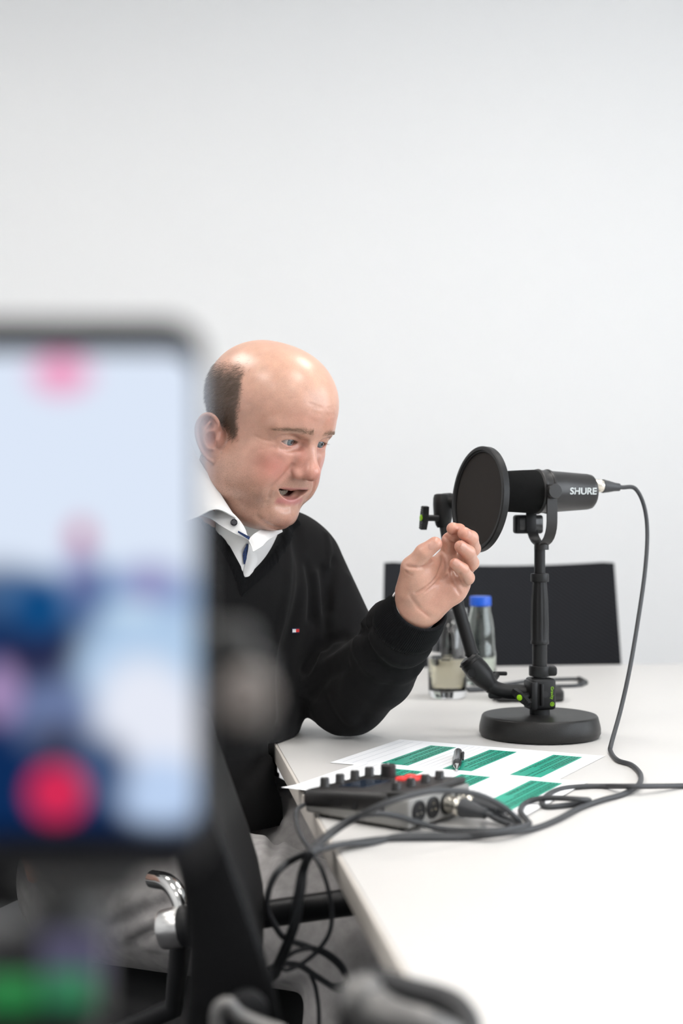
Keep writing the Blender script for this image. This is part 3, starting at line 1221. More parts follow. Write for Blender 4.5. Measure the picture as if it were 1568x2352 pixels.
# hair: cropped strands over the horseshoe, brows and lashes
m_hair = mat('hair', (0.095, 0.062, 0.042), 0.55, spec=0.35)
m_brow = mat('brow_hair', (0.25, 0.16, 0.11), 0.6, spec=0.3)
def head_local(V):
    return ((V - HEAD_O) @ HEAD_R.T) / HEAD_S
def head_normals(P):
    h = 0.0012
    out = np.zeros_like(P)
    for i in range(0, len(P), 3000):
        p = P[i:i + 3000]
        for k in range(3):
            d = np.zeros(3)
            d[k] = h
            out[i:i + 3000, k] = BODY.eval(p + d) - BODY.eval(p - d)
    return out / (np.linalg.norm(out, axis=1)[:, None] + 1e-12)
def strands(name, roots, nrm, dirs, lens, width, lift, m, seg=4, curl=0.0):
    vs, fs = [], []
    for p, n, d, L in zip(roots, nrm, dirs, lens):
        d = d - n * (d @ n) * 0.9
        d = d / (np.linalg.norm(d) + 1e-9)
        s = np.cross(n, d)
        s /= np.linalg.norm(s) + 1e-9
        b = len(vs)
        for i in range(seg + 1):
            t = i / seg
            c = p + d * L * t + n * (lift * L * (t - 0.55 * t * t) * 1.6 + 0.0002) + s * curl * L * t * t * (rng.random() - 0.5)
            w = width * (1 - 0.8 * t)
            vs.append(c - s * w)
            vs.append(c + s * w)
        for i in range(seg):
            fs.append([b + 2 * i, b + 2 * i + 1, b + 2 * i + 3, b + 2 * i + 2])
    o = mesh(name, vs, fs, m, person)
    o['kind'] = 'stuff'
    return o
q_ = head_local(BV)
hm_ = hair_mask(q_ + rng.standard_normal(q_.shape) * np.array([0.0, 3.2, 4.0])) * (q_[:, 2] > -60) * (np.abs(q_[:, 0]) < 95) * (np.abs(q_[:, 1]) < 130) * (q_[:, 2] < 130)
cand = np.where(hm_ > 0.05)[0]
pick = cand[rng.random(len(cand)) < np.minimum(1, hm_[cand]) * 14000.0 / len(cand)]
roots = BV[pick]
nr = head_normals(roots)
ql = q_[pick]
dl = np.zeros_like(ql)
dl[:, 1] = -0.55 + 0.35 * rng.standard_normal(len(ql))
dl[:, 2] = -0.8 + 0.30 * rng.standard_normal(len(ql))
dl[:, 0] = 0.2 * rng.standard_normal(len(ql))
strands('hair', roots, nr, dl @ HEAD_R, (0.005 + 0.008 * rng.random(len(ql))) * (0.55 + 0.45 * np.minimum(1, hm_[pick])), 0.00020, 0.30, m_hair, 4, 0.5)
# brows
for sx in (1, -1):
    n_ = 170
    t = rng.random(n_)
    ax_ = 9 + 50 * t
    zz = 38.6 + 4.2 * np.sin(t * math.pi) - 4.75 * t + (rng.random(n_) - 0.5) * 6.0 * (1 - 0.6 * t)
    pts, keep = [], []
    for a, z in zip(ax_, zz):
        ys = np.linspace(112, 50, 63)
        P = HEAD_O + HEAD_S * (np.stack([np.full(63, a * sx), ys, np.full(63, z)], 1) @ HEAD_R)
        v = BODY.eval(P)
        i = int(np.argmax(v < 0))
        pts.append(P[i])
    pts = np.array(pts)
    nn = head_normals(pts)
    dd = np.stack([sx * (0.5 + 0.9 * t), -0.5 * t, 0.40 - 0.62 * t], 1) + 0.25 * rng.standard_normal((n_, 3))
    strands('eyebrow', pts, nn, dd @ HEAD_R, 0.005 + 0.004 * rng.random(n_), 0.00017, 0.18, m_brow, 3)
# upper lashes
for sx in (1, -1):
    vs, fs = [], []
    for i in range(36):
        t = (i + 0.5) / 36
        a = -14 + 28 * t
        Ru = (225 + 4.3 ** 2) / (2 * 4.3)
        z = 19.3 - (Ru - 4.3) + math.sqrt(max(Ru * Ru - a * a, 0))
        x = (31.0 + a) * sx
        y = 74.5 + math.sqrt(max(14.4 ** 2 - a * a * 0.9 - (z - 20) ** 2, 4))
        p0 = head_pt(x, y, z)
        p1 = head_pt(x + a * 0.12 * sx, y + 4.2, z - 0.6)
        p2 = head_pt(x + a * 0.26 * sx, y + 7.2, z + 1.0)
        w = Vector(HEAD_R[0]) * 0.00014
        b = len(vs)
        vs += [p0 - w, p0 + w, p1 - w, p1 + w, p2]
        fs += [[b, b + 1, b + 3, b + 2], [b + 2, b + 3, b + 4]]
    o = mesh('eyelash', vs, fs, m_hair, person)
    o['kind'] = 'stuff'

# ------------------------------------------------------------------ sweater
def knit_material(name, color):
    m = bpy.data.materials.new(name)
    m.use_nodes = True
    nt = m.node_tree
    b = nt.nodes['Principled BSDF']
    b.inputs['Base Color'].default_value = (*color, 1)
    b.inputs['Roughness'].default_value = 0.9
    b.inputs['Specular IOR Level'].default_value = 0.12
    b.inputs['Sheen Weight'].default_value = 0.03
    b.inputs['Sheen Roughness'].default_value = 0.5
    tc = nt.nodes.new('ShaderNodeTexCoord')
    n = nt.nodes.new('ShaderNodeTexNoise')
    n.inputs['Scale'].default_value = 700
    n.inputs['Detail'].default_value = 3
    nt.links.new(tc.outputs['Object'], n.inputs['Vector'])
    bp = nt.nodes.new('ShaderNodeBump')
    bp.inputs['Strength'].default_value = 0.35
    bp.inputs['Distance'].default_value = 0.001
    nt.links.new(n.outputs['Fac'], bp.inputs['Height'])
    nt.links.new(bp.outputs['Normal'], b.inputs['Normal'])
    return m
m_knit = knit_material('black_knit', (0.0072, 0.0070, 0.0074))
m_rib = knit_material('black_rib_knit', (0.0068, 0.0070, 0.0078))

def sweater_base():
    F = Field()
    b = F.add_frame(NB, np.stack([RB, FB, UB]), 1.0)
    # chest, belly, waist (frame: right, forward, up from the neck base)
    Uell(F, (0.0, -0.035, -0.13), (0.175, 0.115, 0.155), 0, b)
    Uell(F, (0.035, -0.058, -0.26), (0.170, 0.142, 0.17), 0.09, b)
    Uell(F, (0.035, -0.052, -0.385), (0.172, 0.162, 0.115), 0.05, b)
    Uell(F, (-0.005, -0.022, -0.07), (0.125, 0.112, 0.085), 0.05, b)
    # shoulders and back of the neck
    Upath(F, [(0.05, -0.035, -0.005), (0.12, -0.02, -0.03)], [0.05, 0.055], 0.04, b)
    Upath(F, [(-0.04, -0.035, -0.005), (-0.11, -0.01, -0.022)], [0.05, 0.055], 0.04, b)
    Uell(F, (0, -0.06, -0.02), (0.085, 0.05, 0.06), 0.05, b)
    # left arm
    mid = (SJ + EJ) / 2 + np.array([0.012, 0.01, 0.0])
    Upath(F, [SJ, mid, EJ], [0.057, 0.056, 0.054], 0.035)
    cs = WJ - FA * 0.052
    fm = EJ + (cs - EJ) * 0.45 + np.array([0.006, 0, -0.006])
    Upath(F, [EJ + np.array([0, 0.0, 0.006]), fm, cs], [0.055, 0.056, 0.045], 0.022)
    # right arm
    Upath(F, [RJ, (RJ + REJ) / 2, REJ], [0.062, 0.060, 0.054], 0.035)
    Upath(F, [REJ, (REJ + RWJ) / 2, RWJ - RFA * 0.05], [0.054, 0.050, 0.042], 0.02)
    return F, b
SWB, SFR = sweater_base()
def fold(F, pts, w, amp, d0=1.6, d1=2.4):
    P = []
    for x, y in pts:
        p = F.ray(x, y, d0, d1, 250)
        if p is not None:
            P.append(tuple(p))
    if len(P) > 1:
        sm = [tuple(v) for v in spline(P, 3)]
        Gr(F, sm, w, amp)
FOLDS = [
    ([(655, 1225), (662, 1320), (645, 1430), (622, 1540), (626, 1650)], 0.0065, 0.0055),
    ([(680, 1215), (690, 1330), (668, 1450), (645, 1560), (650, 1650)], 0.010, -0.0050),
    ([(718, 1185), (722, 1320), (738, 1440), (735, 1530)], 0.0065, 0.0050),
    ([(742, 1200), (742, 1310), (752, 1400)], 0.007, -0.0055),
    ([(776, 1235), (764, 1290), (748, 1390), (742, 1480)], 0.008, -0.006),
    ([(700, 1180), (705, 1300), (712, 1420)], 0.007, -0.004),
    ([(735, 1165), (750, 1230), (758, 1300)], 0.006, 0.004),
    ([(768, 1190), (776, 1240), (770, 1290)], 0.006, 0.004),
    ([(840, 1450), (790, 1462), (735, 1490), (700, 1540)], 0.008, -0.006),
    ([(838, 1480), (780, 1500), (730, 1540), (700, 1590)], 0.009, 0.005),
    ([(800, 1530), (755, 1550), (720, 1600)], 0.008, -0.005),
    ([(800, 1330), (770, 1370), (755, 1420)], 0.010, 0.004),
    ([(870, 1420), (868, 1470), (905, 1510), (950, 1520), (985, 1490)], 0.007, 0.0055),
    ([(852, 1425), (850, 1480), (890, 1535), (950, 1545), (985, 1515)], 0.006, -0.0045),
    ([(830, 1470), (800, 1540), (790, 1610), (800, 1670)], 0.012, 0.003),
    ([(725, 1620), (735, 1660), (770, 1682)], 0.010, 0.004),
    ([(745, 1600), (770, 1650), (800, 1672)], 0.008, -0.004),
    ([(900, 1560), (860, 1610), (830, 1660)], 0.010, -0.003),
    ([(600, 1560), (610, 1680), (560, 1800)], 0.012, 0.005),
    ([(560, 1640), (590, 1740), (540, 1830)], 0.012, -0.005),
    ([(640, 1720), (600, 1790), (540, 1850)], 0.012, 0.005),
    ([(500, 1420), (520, 1520), (530, 1620)], 0.012, 0.003),
]
_hits = []
for f_ in FOLDS:
    P_ = [SWB.ray(x, y, 1.6, 2.4, 250) for x, y in f_[0]]
    _hits.append([tuple(p) for p in P_ if p is not None])
for (f_, w_, a_), P_ in zip(FOLDS, _hits):
    if len(P_) > 1:
        Gr(SWB, [tuple(v) for v in spline(P_, 2)], w_, a_)
def _lu(x, y):
    p = SWB.ray(x, y, 1.6, 2.4, 300)
    d = np.array(p) - NB
    return np.array([d @ RB, d @ UB])
V_APEX, V_R, V_L = _lu(565, 1330), _lu(488, 1205), _lu(640, 1236)     # point of the V, its edge on his right, on his left
V_DIR = {1: (V_R - V_APEX) / np.linalg.norm(V_R - V_APEX), -1: (V_L - V_APEX) / np.linalg.norm(V_L - V_APEX)}
V_OUT = {1: np.array([V_DIR[1][1], -V_DIR[1][0]]), -1: np.array([-V_DIR[-1][1], V_DIR[-1][0]])}
def vcut(q):
    """V-shaped prism: right, forward, up"""
    p = np.stack([q[:, 0] - V_APEX[0], q[:, 2] - V_APEX[1]], 1)
    return np.maximum(np.maximum(p @ V_OUT[1], p @ V_OUT[-1]), -0.015 - q[:, 1])
def _ring(d, r, w, amp, tilt=0.0):
    M_ = frame(WJ - FA * d, Vector(FA), (0, 0, 1))
    P_ = [tuple(M_ @ Vector((r * math.cos(a), r * math.sin(a) * 1.05, tilt * math.cos(a + 0.6)))) for a in np.linspace(0, 2 * math.pi, 15)]
    Gr(SWB, P_, w, amp)
_ring(0.060, 0.046, 0.0065, 0.0060, 0.006)
_ring(0.076, 0.049, 0.0055, -0.0050, 0.010)
_ring(0.090, 0.052, 0.0080, 0.0045, 0.014)
# outer field without the neck opening (also carries the shirt), then the cut one
def sweater_cut():
    F = Field()
    F.ops = list(SWB.ops)
    F.frames = list(SWB.frames)
    F.op('s', vcut, (0.0, 0.06, 0.06), 0.24, 0.004, SFR)
    U(F, (cone((0, -0.028, 0.03), (0.0, 0.03, 0.15), 0.056, 0.080), [(0, -0.028, 0.03), (0.0, 0.03, 0.15)], 0.095), 0.006, SFR, 's')
    # sleeve ends and hem
    F.op('s', lambda q: -((q - (WJ - FA * 0.048)) @ FA), WJ + FA * 0.05, 0.14, 0.004)
    F.op('s', lambda q: -((q - (RWJ - RFA * 0.02)) @ RFA), RWJ + RFA * 0.05, 0.11, 0.004)
    F.op('s', lambda q: q[:, 2] - 0.615, (-0.28, 2.03, 0.50), 0.34, 0.006)
    # the table carries the elbow
    F.op('s', lambda q: q[:, 2] - (TZ + 0.0015), (0.04, 2.03, 0.69), 0.12, 0.004)
    return F
SWC = sweater_cut()
V_, Q_ = SWC.net((-0.56, 1.52, 0.585), (0.20, 2.36, 1.16), 0.0030)
V_, Q_ = largest(V_, Q_)
V_ = relax(V_, Q_, 2, 0.5)
sweater = quad_obj('sweater', V_, Q_, m_knit, person)
sweater['label'] = 'black knitted V-neck sweater'

# ribbed band along the V neck
def band_pt(l, u):
    """front surface of the sweater at lateral l, height u in the chest frame"""
    f = np.linspace(0.16, -0.10, 105)
    P = bod(l, 0, u) + f[:, None] * FB
    v = SWB.eval(P)
    i = int(np.argmax(v < 0))
    return Vector(P[i]) if v[i] < 0 else None
def vneck_band():
    N, K, wid = 340, 40, 0.017
    vs, fs = [], []
    for s in (-1, 1):
        dirv, nout = V_DIR[s], V_OUT[s]
        # outer edges of both sides meet on the bisector under the point
        bis = V_OUT[1] + V_OUT[-1]
        bis = bis / np.linalg.norm(bis)
        base, nrm = [], []
        for i in range(K + 1):
            row, rn = [], []
            for j in range(6):
                w = (j / 5) * wid - 0.0015
                p2 = V_APEX + dirv * (i / K * 0.150) + bis * (w / max(0.2, bis @ nout)) * (1 - i / K) + nout * w * (i / K)
                p = band_pt(p2[0], p2[1])
                if p is None:
                    break
                row.append(np.array(p))
                rn.append(np.array(SWB.normal(p)))
            if len(row) < 6:
                break
            base.append(row)
            nrm.append(rn)
        base, nrm = np.array(base), np.array(nrm)
        n = int(N * (len(base) - 1) / K)
        prev = None
        for i in range(n + 1):
            t = i / n * (len(base) - 1)
            k = min(int(t), len(base) - 2)
            R = base[k] * (1 - (t - k)) + base[k + 1] * (t - k)
            M = nrm[k] * (1 - (t - k)) + nrm[k + 1] * (t - k)
            rib = 0.0004 * (1 if (i // 2) % 2 == 0 else -1)
            row = []
            for j in range(6):
                e_ = -0.006 if j == 0 else (0.0005 if j == 5 else 0.0036 + rib)
                row.append(R[j] + M[j] * e_)
            b = len(vs)
            vs += row
            if prev is not None:
                for j in range(5):
                    fs.append([prev + j, prev + j + 1, b + j + 1, b + j] if s > 0 else [prev + j, b + j, b + j + 1, prev + j + 1])
            prev = b
    mesh('neck_band', vs, fs, m_rib, sweater)
vneck_band()

# ribbed cuffs
def cuff(end, ax, length, r0, r1, name, parent, tilt=None):
    g_v, g_f = [], []
    n = 384
    A = ax
    M = frame(end, A, (0, 0, 1))
    prof = [(r1 * 0.90, -length), (r1 + 0.001, -length - 0.0005), (r1 + 0.003, -length * 0.75), ((r0 + r1) / 2 + 0.0035, -length * 0.4), (r0 + 0.002, -0.006), (r0 + 0.001, 0.0), (r0 - 0.002, 0.0012), (r0 - 0.004, -0.001), (r0 - 0.004, -0.02)]
    k = len(prof)
    for i in range(n):
        a = 2 * math.pi * i / n
        rib = 0.0005 * (1 if (i // 2) % 2 == 0 else -1)
        for j, (r, z) in enumerate(prof):
            rr = r + (rib if 0 < j < 6 else 0)
            g_v.append(M @ Vector((rr * math.cos(a) * 0.93, rr * math.sin(a) * 1.04, z)))
    for i in range(n):
        j = (i + 1) % n
        for t in range(k - 1):
            g_f.append([i * k + t, j * k + t, j * k + t + 1, i * k + t + 1])
    return mesh(name, g_v, g_f, m_rib, parent)
CE = WJ - FA * 0.002 + np.array([0.002, 0, -0.002])
cuff(CE, Vector(FA), 0.050, 0.0375, 0.0435, 'cuff', sweater)
cuff(RWJ + RFA * 0.012, Vector(RFA), 0.045, 0.034, 0.041, 'cuff', sweater)

# small flag badge on the chest
m_bw = mat('badge_white', (0.75, 0.75, 0.76), 0.8)
m_br = mat('badge_red', (0.62, 0.03, 0.03), 0.8)
m_bn = mat('badge_navy', (0.01, 0.015, 0.05), 0.8)
def badge():
    p = SWB.ray(678, 1448.5, 1.6, 2.4)
    n = SWB.normal(p, 0.006)
    M = frame(p + n * 0.0006, n, (1, 0.2, -0.02))
    k = 1.93 / FP
    bdg = Geo().box((0, 0, 0), (20 * k * 1.15, 12 * k, 0.0008), M=M).build('chest_badge', m_bn, sweater, smooth=False)
    bdg['label'] = 'small navy badge with a white and a red field'
    Geo().box((-4.6 * k * 1.15, 0, 0.0005), (9.0 * k * 1.15, 7.5 * k, 0.0006), M=M).build('white_field', m_bw, bdg, smooth=False)
    Geo().box((4.6 * k * 1.15, 0, 0.0005), (9.0 * k * 1.15, 7.5 * k, 0.0006), M=M).build('red_field', m_br, bdg, smooth=False)
badge()
# ------------------------------------------------------------------ shirt
m_shirt = mat('white_cotton', (0.78, 0.77, 0.76), 0.8, spec=0.2, sheen=0.1, bump=0.15, bscale=1500)
m_navy = mat('navy_print', (0.012, 0.03, 0.10), 0.7, var=0.9, vscale=700)
m_button = mat('dark_button', (0.012, 0.012, 0.016), 0.25)
def shirt_field():
    F = Field()
    F.ops = list(SWB.ops)
    F.frames = list(SWB.frames)
    F.op('g', lambda q: np.full(len(q), -0.006), NB, 2.0)
    U(F, (cone((0, -0.02, -0.04), (0.0, 0.034, 0.055), 0.055, 0.064), [(0, -0.02, -0.04), (0.0, 0.034, 0.055)], 0.075), 0.015, SFR)
    F.op('i', ell(bod(-0.01, 0.05, -0.02), (0.115, 0.115, 0.115)), NB, 2.0)
    F.op('i', lambda q: vcut(q) - 0.004, (0, 0.05, 0), 2.0, 0, SFR)
    F.op('s', lambda q: 0.040 + 0.25 * (0.06 - q[:, 1]) - q[:, 2], (0, 0.03, 0.12), 0.2, 0.003, SFR)
    U(F, (cone((0, -0.005, 0.0), (0.0, 0.05, 0.10), 0.058, 0.060), [(0, -0.005, 0.0), (0.0, 0.05, 0.10)], 0.065), 0.004, SFR, 's')
    return F
SHF = shirt_field()
V_, Q_ = SHF.net(bod(-0.01, 0.05, -0.02) - 0.12, bod(-0.01, 0.05, -0.02) + 0.12, 0.0026)
V_, Q_ = largest(V_, Q_)
V_ = relax(V_, Q_, 2)
shirt = quad_obj('shirt', V_, Q_, m_shirt, person)
shirt['label'] = 'white dress shirt with a navy patterned inner trim'

def patch(name, rows, m, parent, thick=0.0012, per=6, sm=True):
    """cloth panel through rows of 3-D points, given a thickness"""
    R = [spline(r, per) for r in rows]
    cols = list(zip(*R))
    C = [spline(list(c), per) for c in cols] if len(rows) > 2 else [[c[0].lerp(c[1], t / 6) for t in range(7)] for c in cols]
    nu, nv = len(C), len(C[0])
    P = np.array([[tuple(p) for p in c] for c in C])
    du = np.gradient(P, axis=0)
    dv = np.gradient(P, axis=1)
    N = np.cross(du, dv)
    N /= np.linalg.norm(N, axis=2)[..., None] + 1e-12
    vs = list((P + N * thick / 2).reshape(-1, 3)) + list((P - N * thick / 2).reshape(-1, 3))
    o = nu * nv
    fs = []
    def I(i, j):
        return i * nv + j
    for i in range(nu - 1):
        for j in range(nv - 1):
            fs.append([I(i, j), I(i + 1, j), I(i + 1, j + 1), I(i, j + 1)])
            fs.append([o + I(i, j), o + I(i, j + 1), o + I(i + 1, j + 1), o + I(i + 1, j)])
    bd = [I(i, 0) for i in range(nu)] + [I(nu - 1, j) for j in range(1, nv)] + [I(i, nv - 1) for i in range(nu - 2, -1, -1)] + [I(0, j) for j in range(nv - 2, 0, -1)]
    for a, b in zip(bd, bd[1:] + bd[:1]):
        fs.append([b, a, o + a, o + b])
    return mesh(name, vs, fs, m, parent, sharp=50)

# collar leaf on his right, folded over the stand
patch('collar_leaf', [
    [px(412, 985, 2.035), px(428, 1000, 1.967), px(452, 1048, 1.937), px(484, 1100, 1.917), px(515, 1150, 1.904), px(541, 1191, 1.896)],
    [px(380, 1040, 2.007), px(400, 1070, 1.957), px(432, 1105, 1.917), px(470, 1130, 1.896), px(506, 1160, 1.888), px(541, 1190, 1.890)],
    [px(362, 1130, 1.997), px(380, 1160, 1.947), px(412, 1172, 1.904), px(455, 1165, 1.882), px(498, 1163, 1.878), px(540, 1188, 1.885)],
    [px(352, 1205, 1.987), px(375, 1215, 1.937), px(412, 1203, 1.894), px(452, 1188, 1.874), px(495, 1170, 1.874), px(539, 1187, 1.883)]], m_shirt, shirt, 0.0016)
# stand of the collar, with its button
stand = patch('collar_stand', [
    [px(430, 1105, 1.937), px(486, 1172, 1.908), px(522, 1171, 1.896), px(546, 1190, 1.890), px(561, 1212, 1.888), px(566, 1233, 1.888)],
    [px(425, 1140, 1.932), px(480, 1182, 1.902), px(516, 1190, 1.892), px(541, 1208, 1.887), px(560, 1225, 1.886), px(572, 1238, 1.887)],
    [px(420, 1170, 1.922), px(476, 1188, 1.898), px(508, 1208, 1.890), px(536, 1224, 1.886), px(558, 1234, 1.886), px(571, 1240, 1.887)]], m_shirt, shirt, 0.0016)
pb = px(537, 1200, 1.884)
Mb = frame(pb, (0.25, -0.93, 0.25), (1, 0, 0))
Geo().lathe([(0.0012, 0.0008), (0.0032, 0.0008), (0.0040, 0.0016), (0.0046, 0.0012), (0.0048, 0.0), (0.0046, -0.0012)], 24, M=Mb).build('button', m_button, shirt)
patch('collar_trim', [[px(547, 1219, 1.883), px(560, 1226, 1.882), px(574, 1233, 1.883)], [px(546, 1223, 1.883), px(558, 1231, 1.882), px(572, 1240, 1.883)]], m_navy, shirt, 0.0008)
# collar on his left, behind the chin
patch('collar_leaf', [
    [px(570, 1240, 1.894), px(582, 1228, 1.902), px(600, 1216, 1.927), px(630, 1190, 1.977)],
    [px(578, 1258, 1.888), px(594, 1243, 1.896), px(612, 1228, 1.920), px(642, 1205, 1.972)],
    [px(581, 1268, 1.884), px(600, 1256, 1.892), px(616, 1240, 1.916), px(648, 1222, 1.967)]], m_shirt, shirt, 0.0016)
# placket: the lighter over-flap and the navy inner trim
def on_shirt(x, y, off):
    p = SHF.ray(x, y, 1.7, 2.1, 200)
    if p is None:
        p = px(x, y, 1.88)
    return p + Vector((0.2, -0.95, 0.15)) * off
patch('placket', [
    [on_shirt(573, 1240, 0.002), on_shirt(566, 1280, 0.002), on_shirt(556, 1326, 0.002)],
    [on_shirt(582, 1262, 0.004), on_shirt(578, 1290, 0.004), on_shirt(566, 1326, 0.004)],
    [on_shirt(582, 1258, 0.003), on_shirt(590, 1288, 0.003), on_shirt(576, 1322, 0.003)]], m_shirt, shirt, 0.0012)
patch('placket_trim', [
    [on_shirt(566, 1250, 0.0022), on_shirt(557, 1272, 0.0022), on_shirt(559, 1296, 0.0022)],
    [on_shirt(569, 1250, 0.0026), on_shirt(568, 1272, 0.0026), on_shirt(562, 1296, 0.0026)]], m_navy, shirt, 0.0008)
# white shirt cuff peeping out of the sleeve
Mc = frame(CE - FA * 0.003 + np.array([-0.0045, 0.006, 0.0030]) + FA * 0.003, Vector(FA), (0, 0, 1))
Geo().lathe([(0.0330, -0.03), (0.0340, 0.0), (0.0338, 0.0035), (0.0328, 0.0040), (0.0320, 0.003), (0.0315, -0.03)], 64, M=Mc @ Matrix.Diagonal((0.96, 1.05, 1, 1)), cap=False).build('shirt_cuff', m_shirt, shirt)

# ------------------------------------------------------------------ trousers and shoes
def denim():
    m = mat('grey_denim', (0.34, 0.325, 0.32), 0.85, spec=0.15, sheen=0.1, bump=0.5, bscale=1300, var=0.16, vscale=55)
    return m
m_denim = denim()
HR, KR, AR = np.array([-0.325, 1.905, 0.570]), np.array([0.030, 1.665, 0.560]), np.array([-0.02, 1.60, 0.10])
HL, KL, AL = np.array([-0.200, 2.120, 0.565]), np.array([0.130, 1.835, 0.550]), np.array([0.12, 1.86, 0.10])
def trouser_field():
    F = Field()
    Uell(F, bod(0.0, -0.09, -0.42), (0.15, 0.15, 0.10), 0)
    for H, K, A in ((HR, KR, AR), (HL, KL, AL)):
        Upath(F, [H, H * 0.45 + K * 0.55 + np.array([0, 0, 0.004]), K], [0.108, 0.090, 0.070], 0.05)
        Upath(F, [K, K * 0.6 + A * 0.4, A], [0.068, 0.062, 0.052], 0.02)
    F.op('s', lambda q: q[:, 2] - 0.085, (0.03, 1.73, 0.0), 0.3, 0.002)
    F.op('s', lambda q: 0.665 - q[:, 2], (-0.27, 2.05, 0.80), 0.28, 0.004)
    F.op('s', lambda q: (TZ - 0.035) * 0 + (TZ - 0.032) - q[:, 2], (0.1, 1.75, 0.90), 0.24, 0.004)
    W = []
    for pts, w, a in [
        ([(250, 2105), (330, 2062), (430, 2040)], 0.012, 0.007), ([(250, 2130), (340, 2090), (430, 2065)], 0.009, -0.006),
        ([(280, 2150), (350, 2115), (420, 2085)], 0.010, 0.007), ([(300, 2165), (360, 2135), (420, 2110)], 0.008, -0.006),
        ([(340, 2170), (390, 2140), (425, 2125)], 0.008, 0.005),
        ([(250, 2150), (330, 2172), (430, 2195)], 0.005, 0.0035),
        ([(640, 2245), (690, 2228)], 0.010, 0.006), ([(640, 2275), (700, 2262)], 0.008, -0.006), ([(640, 2300), (705, 2285)], 0.010, 0.006), ([(640, 2325), (710, 2310)], 0.008, -0.005),
        ([(600, 1900), (606, 1935), (604, 1980)], 0.006, 0.004), ([(560, 1960), (600, 1955), (640, 1985)], 0.012, 0.004), ([(640, 1900), (632, 1950), (610, 1990)], 0.008, -0.006), ([(660, 1890), (650, 1960), (620, 2010)], 0.008, 0.006),
        ([(760, 2150), (800, 2200), (830, 2270)], 0.008, 0.003)]:
        P = [F.ray(x, y, 1.4, 2.3, 180) for x, y in pts]
        P = [tuple(p) for p in P if p is not None]
        if len(P) > 1:
            W.append(([tuple(v) for v in spline(P, 2)], w, a))
    for P, w, a in W:
        Gr(F, P, w, a)
    return F
TRF = trouser_field()
V_, Q_ = TRF.net((-0.50, 1.48, 0.05), (0.26, 2.32, 0.70), 0.0048)
V_, Q_ = largest(V_, Q_)
V_ = relax(V_, Q_, 2)
trousers = quad_obj('trousers', V_, Q_, m_denim, person)
trousers['label'] = 'washed grey denim jeans'
m_shoe = mat('black_leather', (0.02, 0.018, 0.017), 0.35)
for A, dr in ((AR, (0.85, -0.5)), (AL, (0.85, -0.5))):
    F = Field()
    f = np.array([dr[0], dr[1], 0]) / math.hypot(*dr)
    heel = np.array([A[0], A[1], 0.04]) - f * 0.045
    Upath(F, [heel, heel + f * 0.12, heel + f * 0.215], [0.036, 0.042, 0.034], 0.02)
    Ucone(F, heel + np.array([0, 0, 0.01]) + f * 0.03, np.array([A[0], A[1], 0.10]), 0.044, 0.042, 0.03)
    F.op('s', lambda q: q[:, 2] - 0.003, (A[0], A[1], -0.2), 0.35, 0.002)
    V_, Q_ = F.net((A[0] - 0.2, A[1] - 0.25, -0.01), (A[0] + 0.28, A[1] + 0.15, 0.16), 0.006)
    quad_obj('shoe', relax(V_, Q_, 2), Q_, m_shoe, person)

# ------------------------------------------------------------------ office chair of the man
m_blk = mat('black_plastic', (0.011, 0.011, 0.012), 0.42, spec=0.3, bump=0.12, bscale=900)
m_blk_soft = mat('black_soft_pad', (0.014, 0.014, 0.015), 0.55)
m_mesh = mat('black_mesh_fabric', (0.010, 0.010, 0.011), 0.85, bump=0.9, bscale=1400)
m_chrome = mat('polished_chrome', (0.72, 0.71, 0.69), 0.12, metal=1.0)
m_alu = mat('brushed_aluminium', (0.56, 0.555, 0.55), 0.30, metal=1.0)
def office_chair(Sc, fw, seat_z, label, arms=True, back_h=0.42, root_name='office_chair'):
    """five-star swivel chair; fw = facing direction"""
    fw = Vector((fw[0], fw[1], 0)).normalized()
    rt = Vector((fw.y, -fw.x, 0))
    r = empty(root_name, (Sc[0], Sc[1], 0), label, 'chair')
    M = Matrix((rt, fw, Vector((0, 0, 1)))).transposed().to_4x4()
    M.translation = Vector((Sc[0], Sc[1], 0))
    Geo().box((0, 0.0, seat_z - 0.03), (0.48, 0.46, 0.06), M=M, bevel=0.026, seg=4).build('seat', m_mesh, r)
    Geo().box((0, 0, seat_z - 0.085), (0.20, 0.24, 0.05), M=M, bevel=0.012).build('tilt_mechanism', m_blk, r)
    Geo().lathe([(0.026, 0.07), (0.026, seat_z - 0.22), (0.018, seat_z - 0.22), (0.018, seat_z - 0.1)], 20, M=M).build('gas_column', m_chrome, r)
    for i in range(5):
        a = 2 * math.pi * i / 5 + 0.3
        d = Vector((math.cos(a), math.sin(a), 0))
        Geo().tube([M @ (d * 0.02 + Vector((0, 0, 0.085))), M @ (d * 0.30 + Vector((0, 0, 0.062)))], [0.024, 0.015], 10).build('star_leg', m_alu, r)
        Mw = frame(M @ (d * 0.30 + Vector((0, 0, 0.026))), M.to_3x3() @ Vector((-d.y, d.x, 0)))
        Geo().lathe([(0.012, -0.016), (0.026, -0.013), (0.026, 0.013), (0.012, 0.016)], 20, M=Mw).build('castor', m_blk, r)
    return r, M
MC_F = Vector((0.955, -0.296, 0))
man_chair, MCM = office_chair((-0.235, 1.93), MC_F, 0.462, 'black swivel chair with chrome arm ends, the man sits on it')
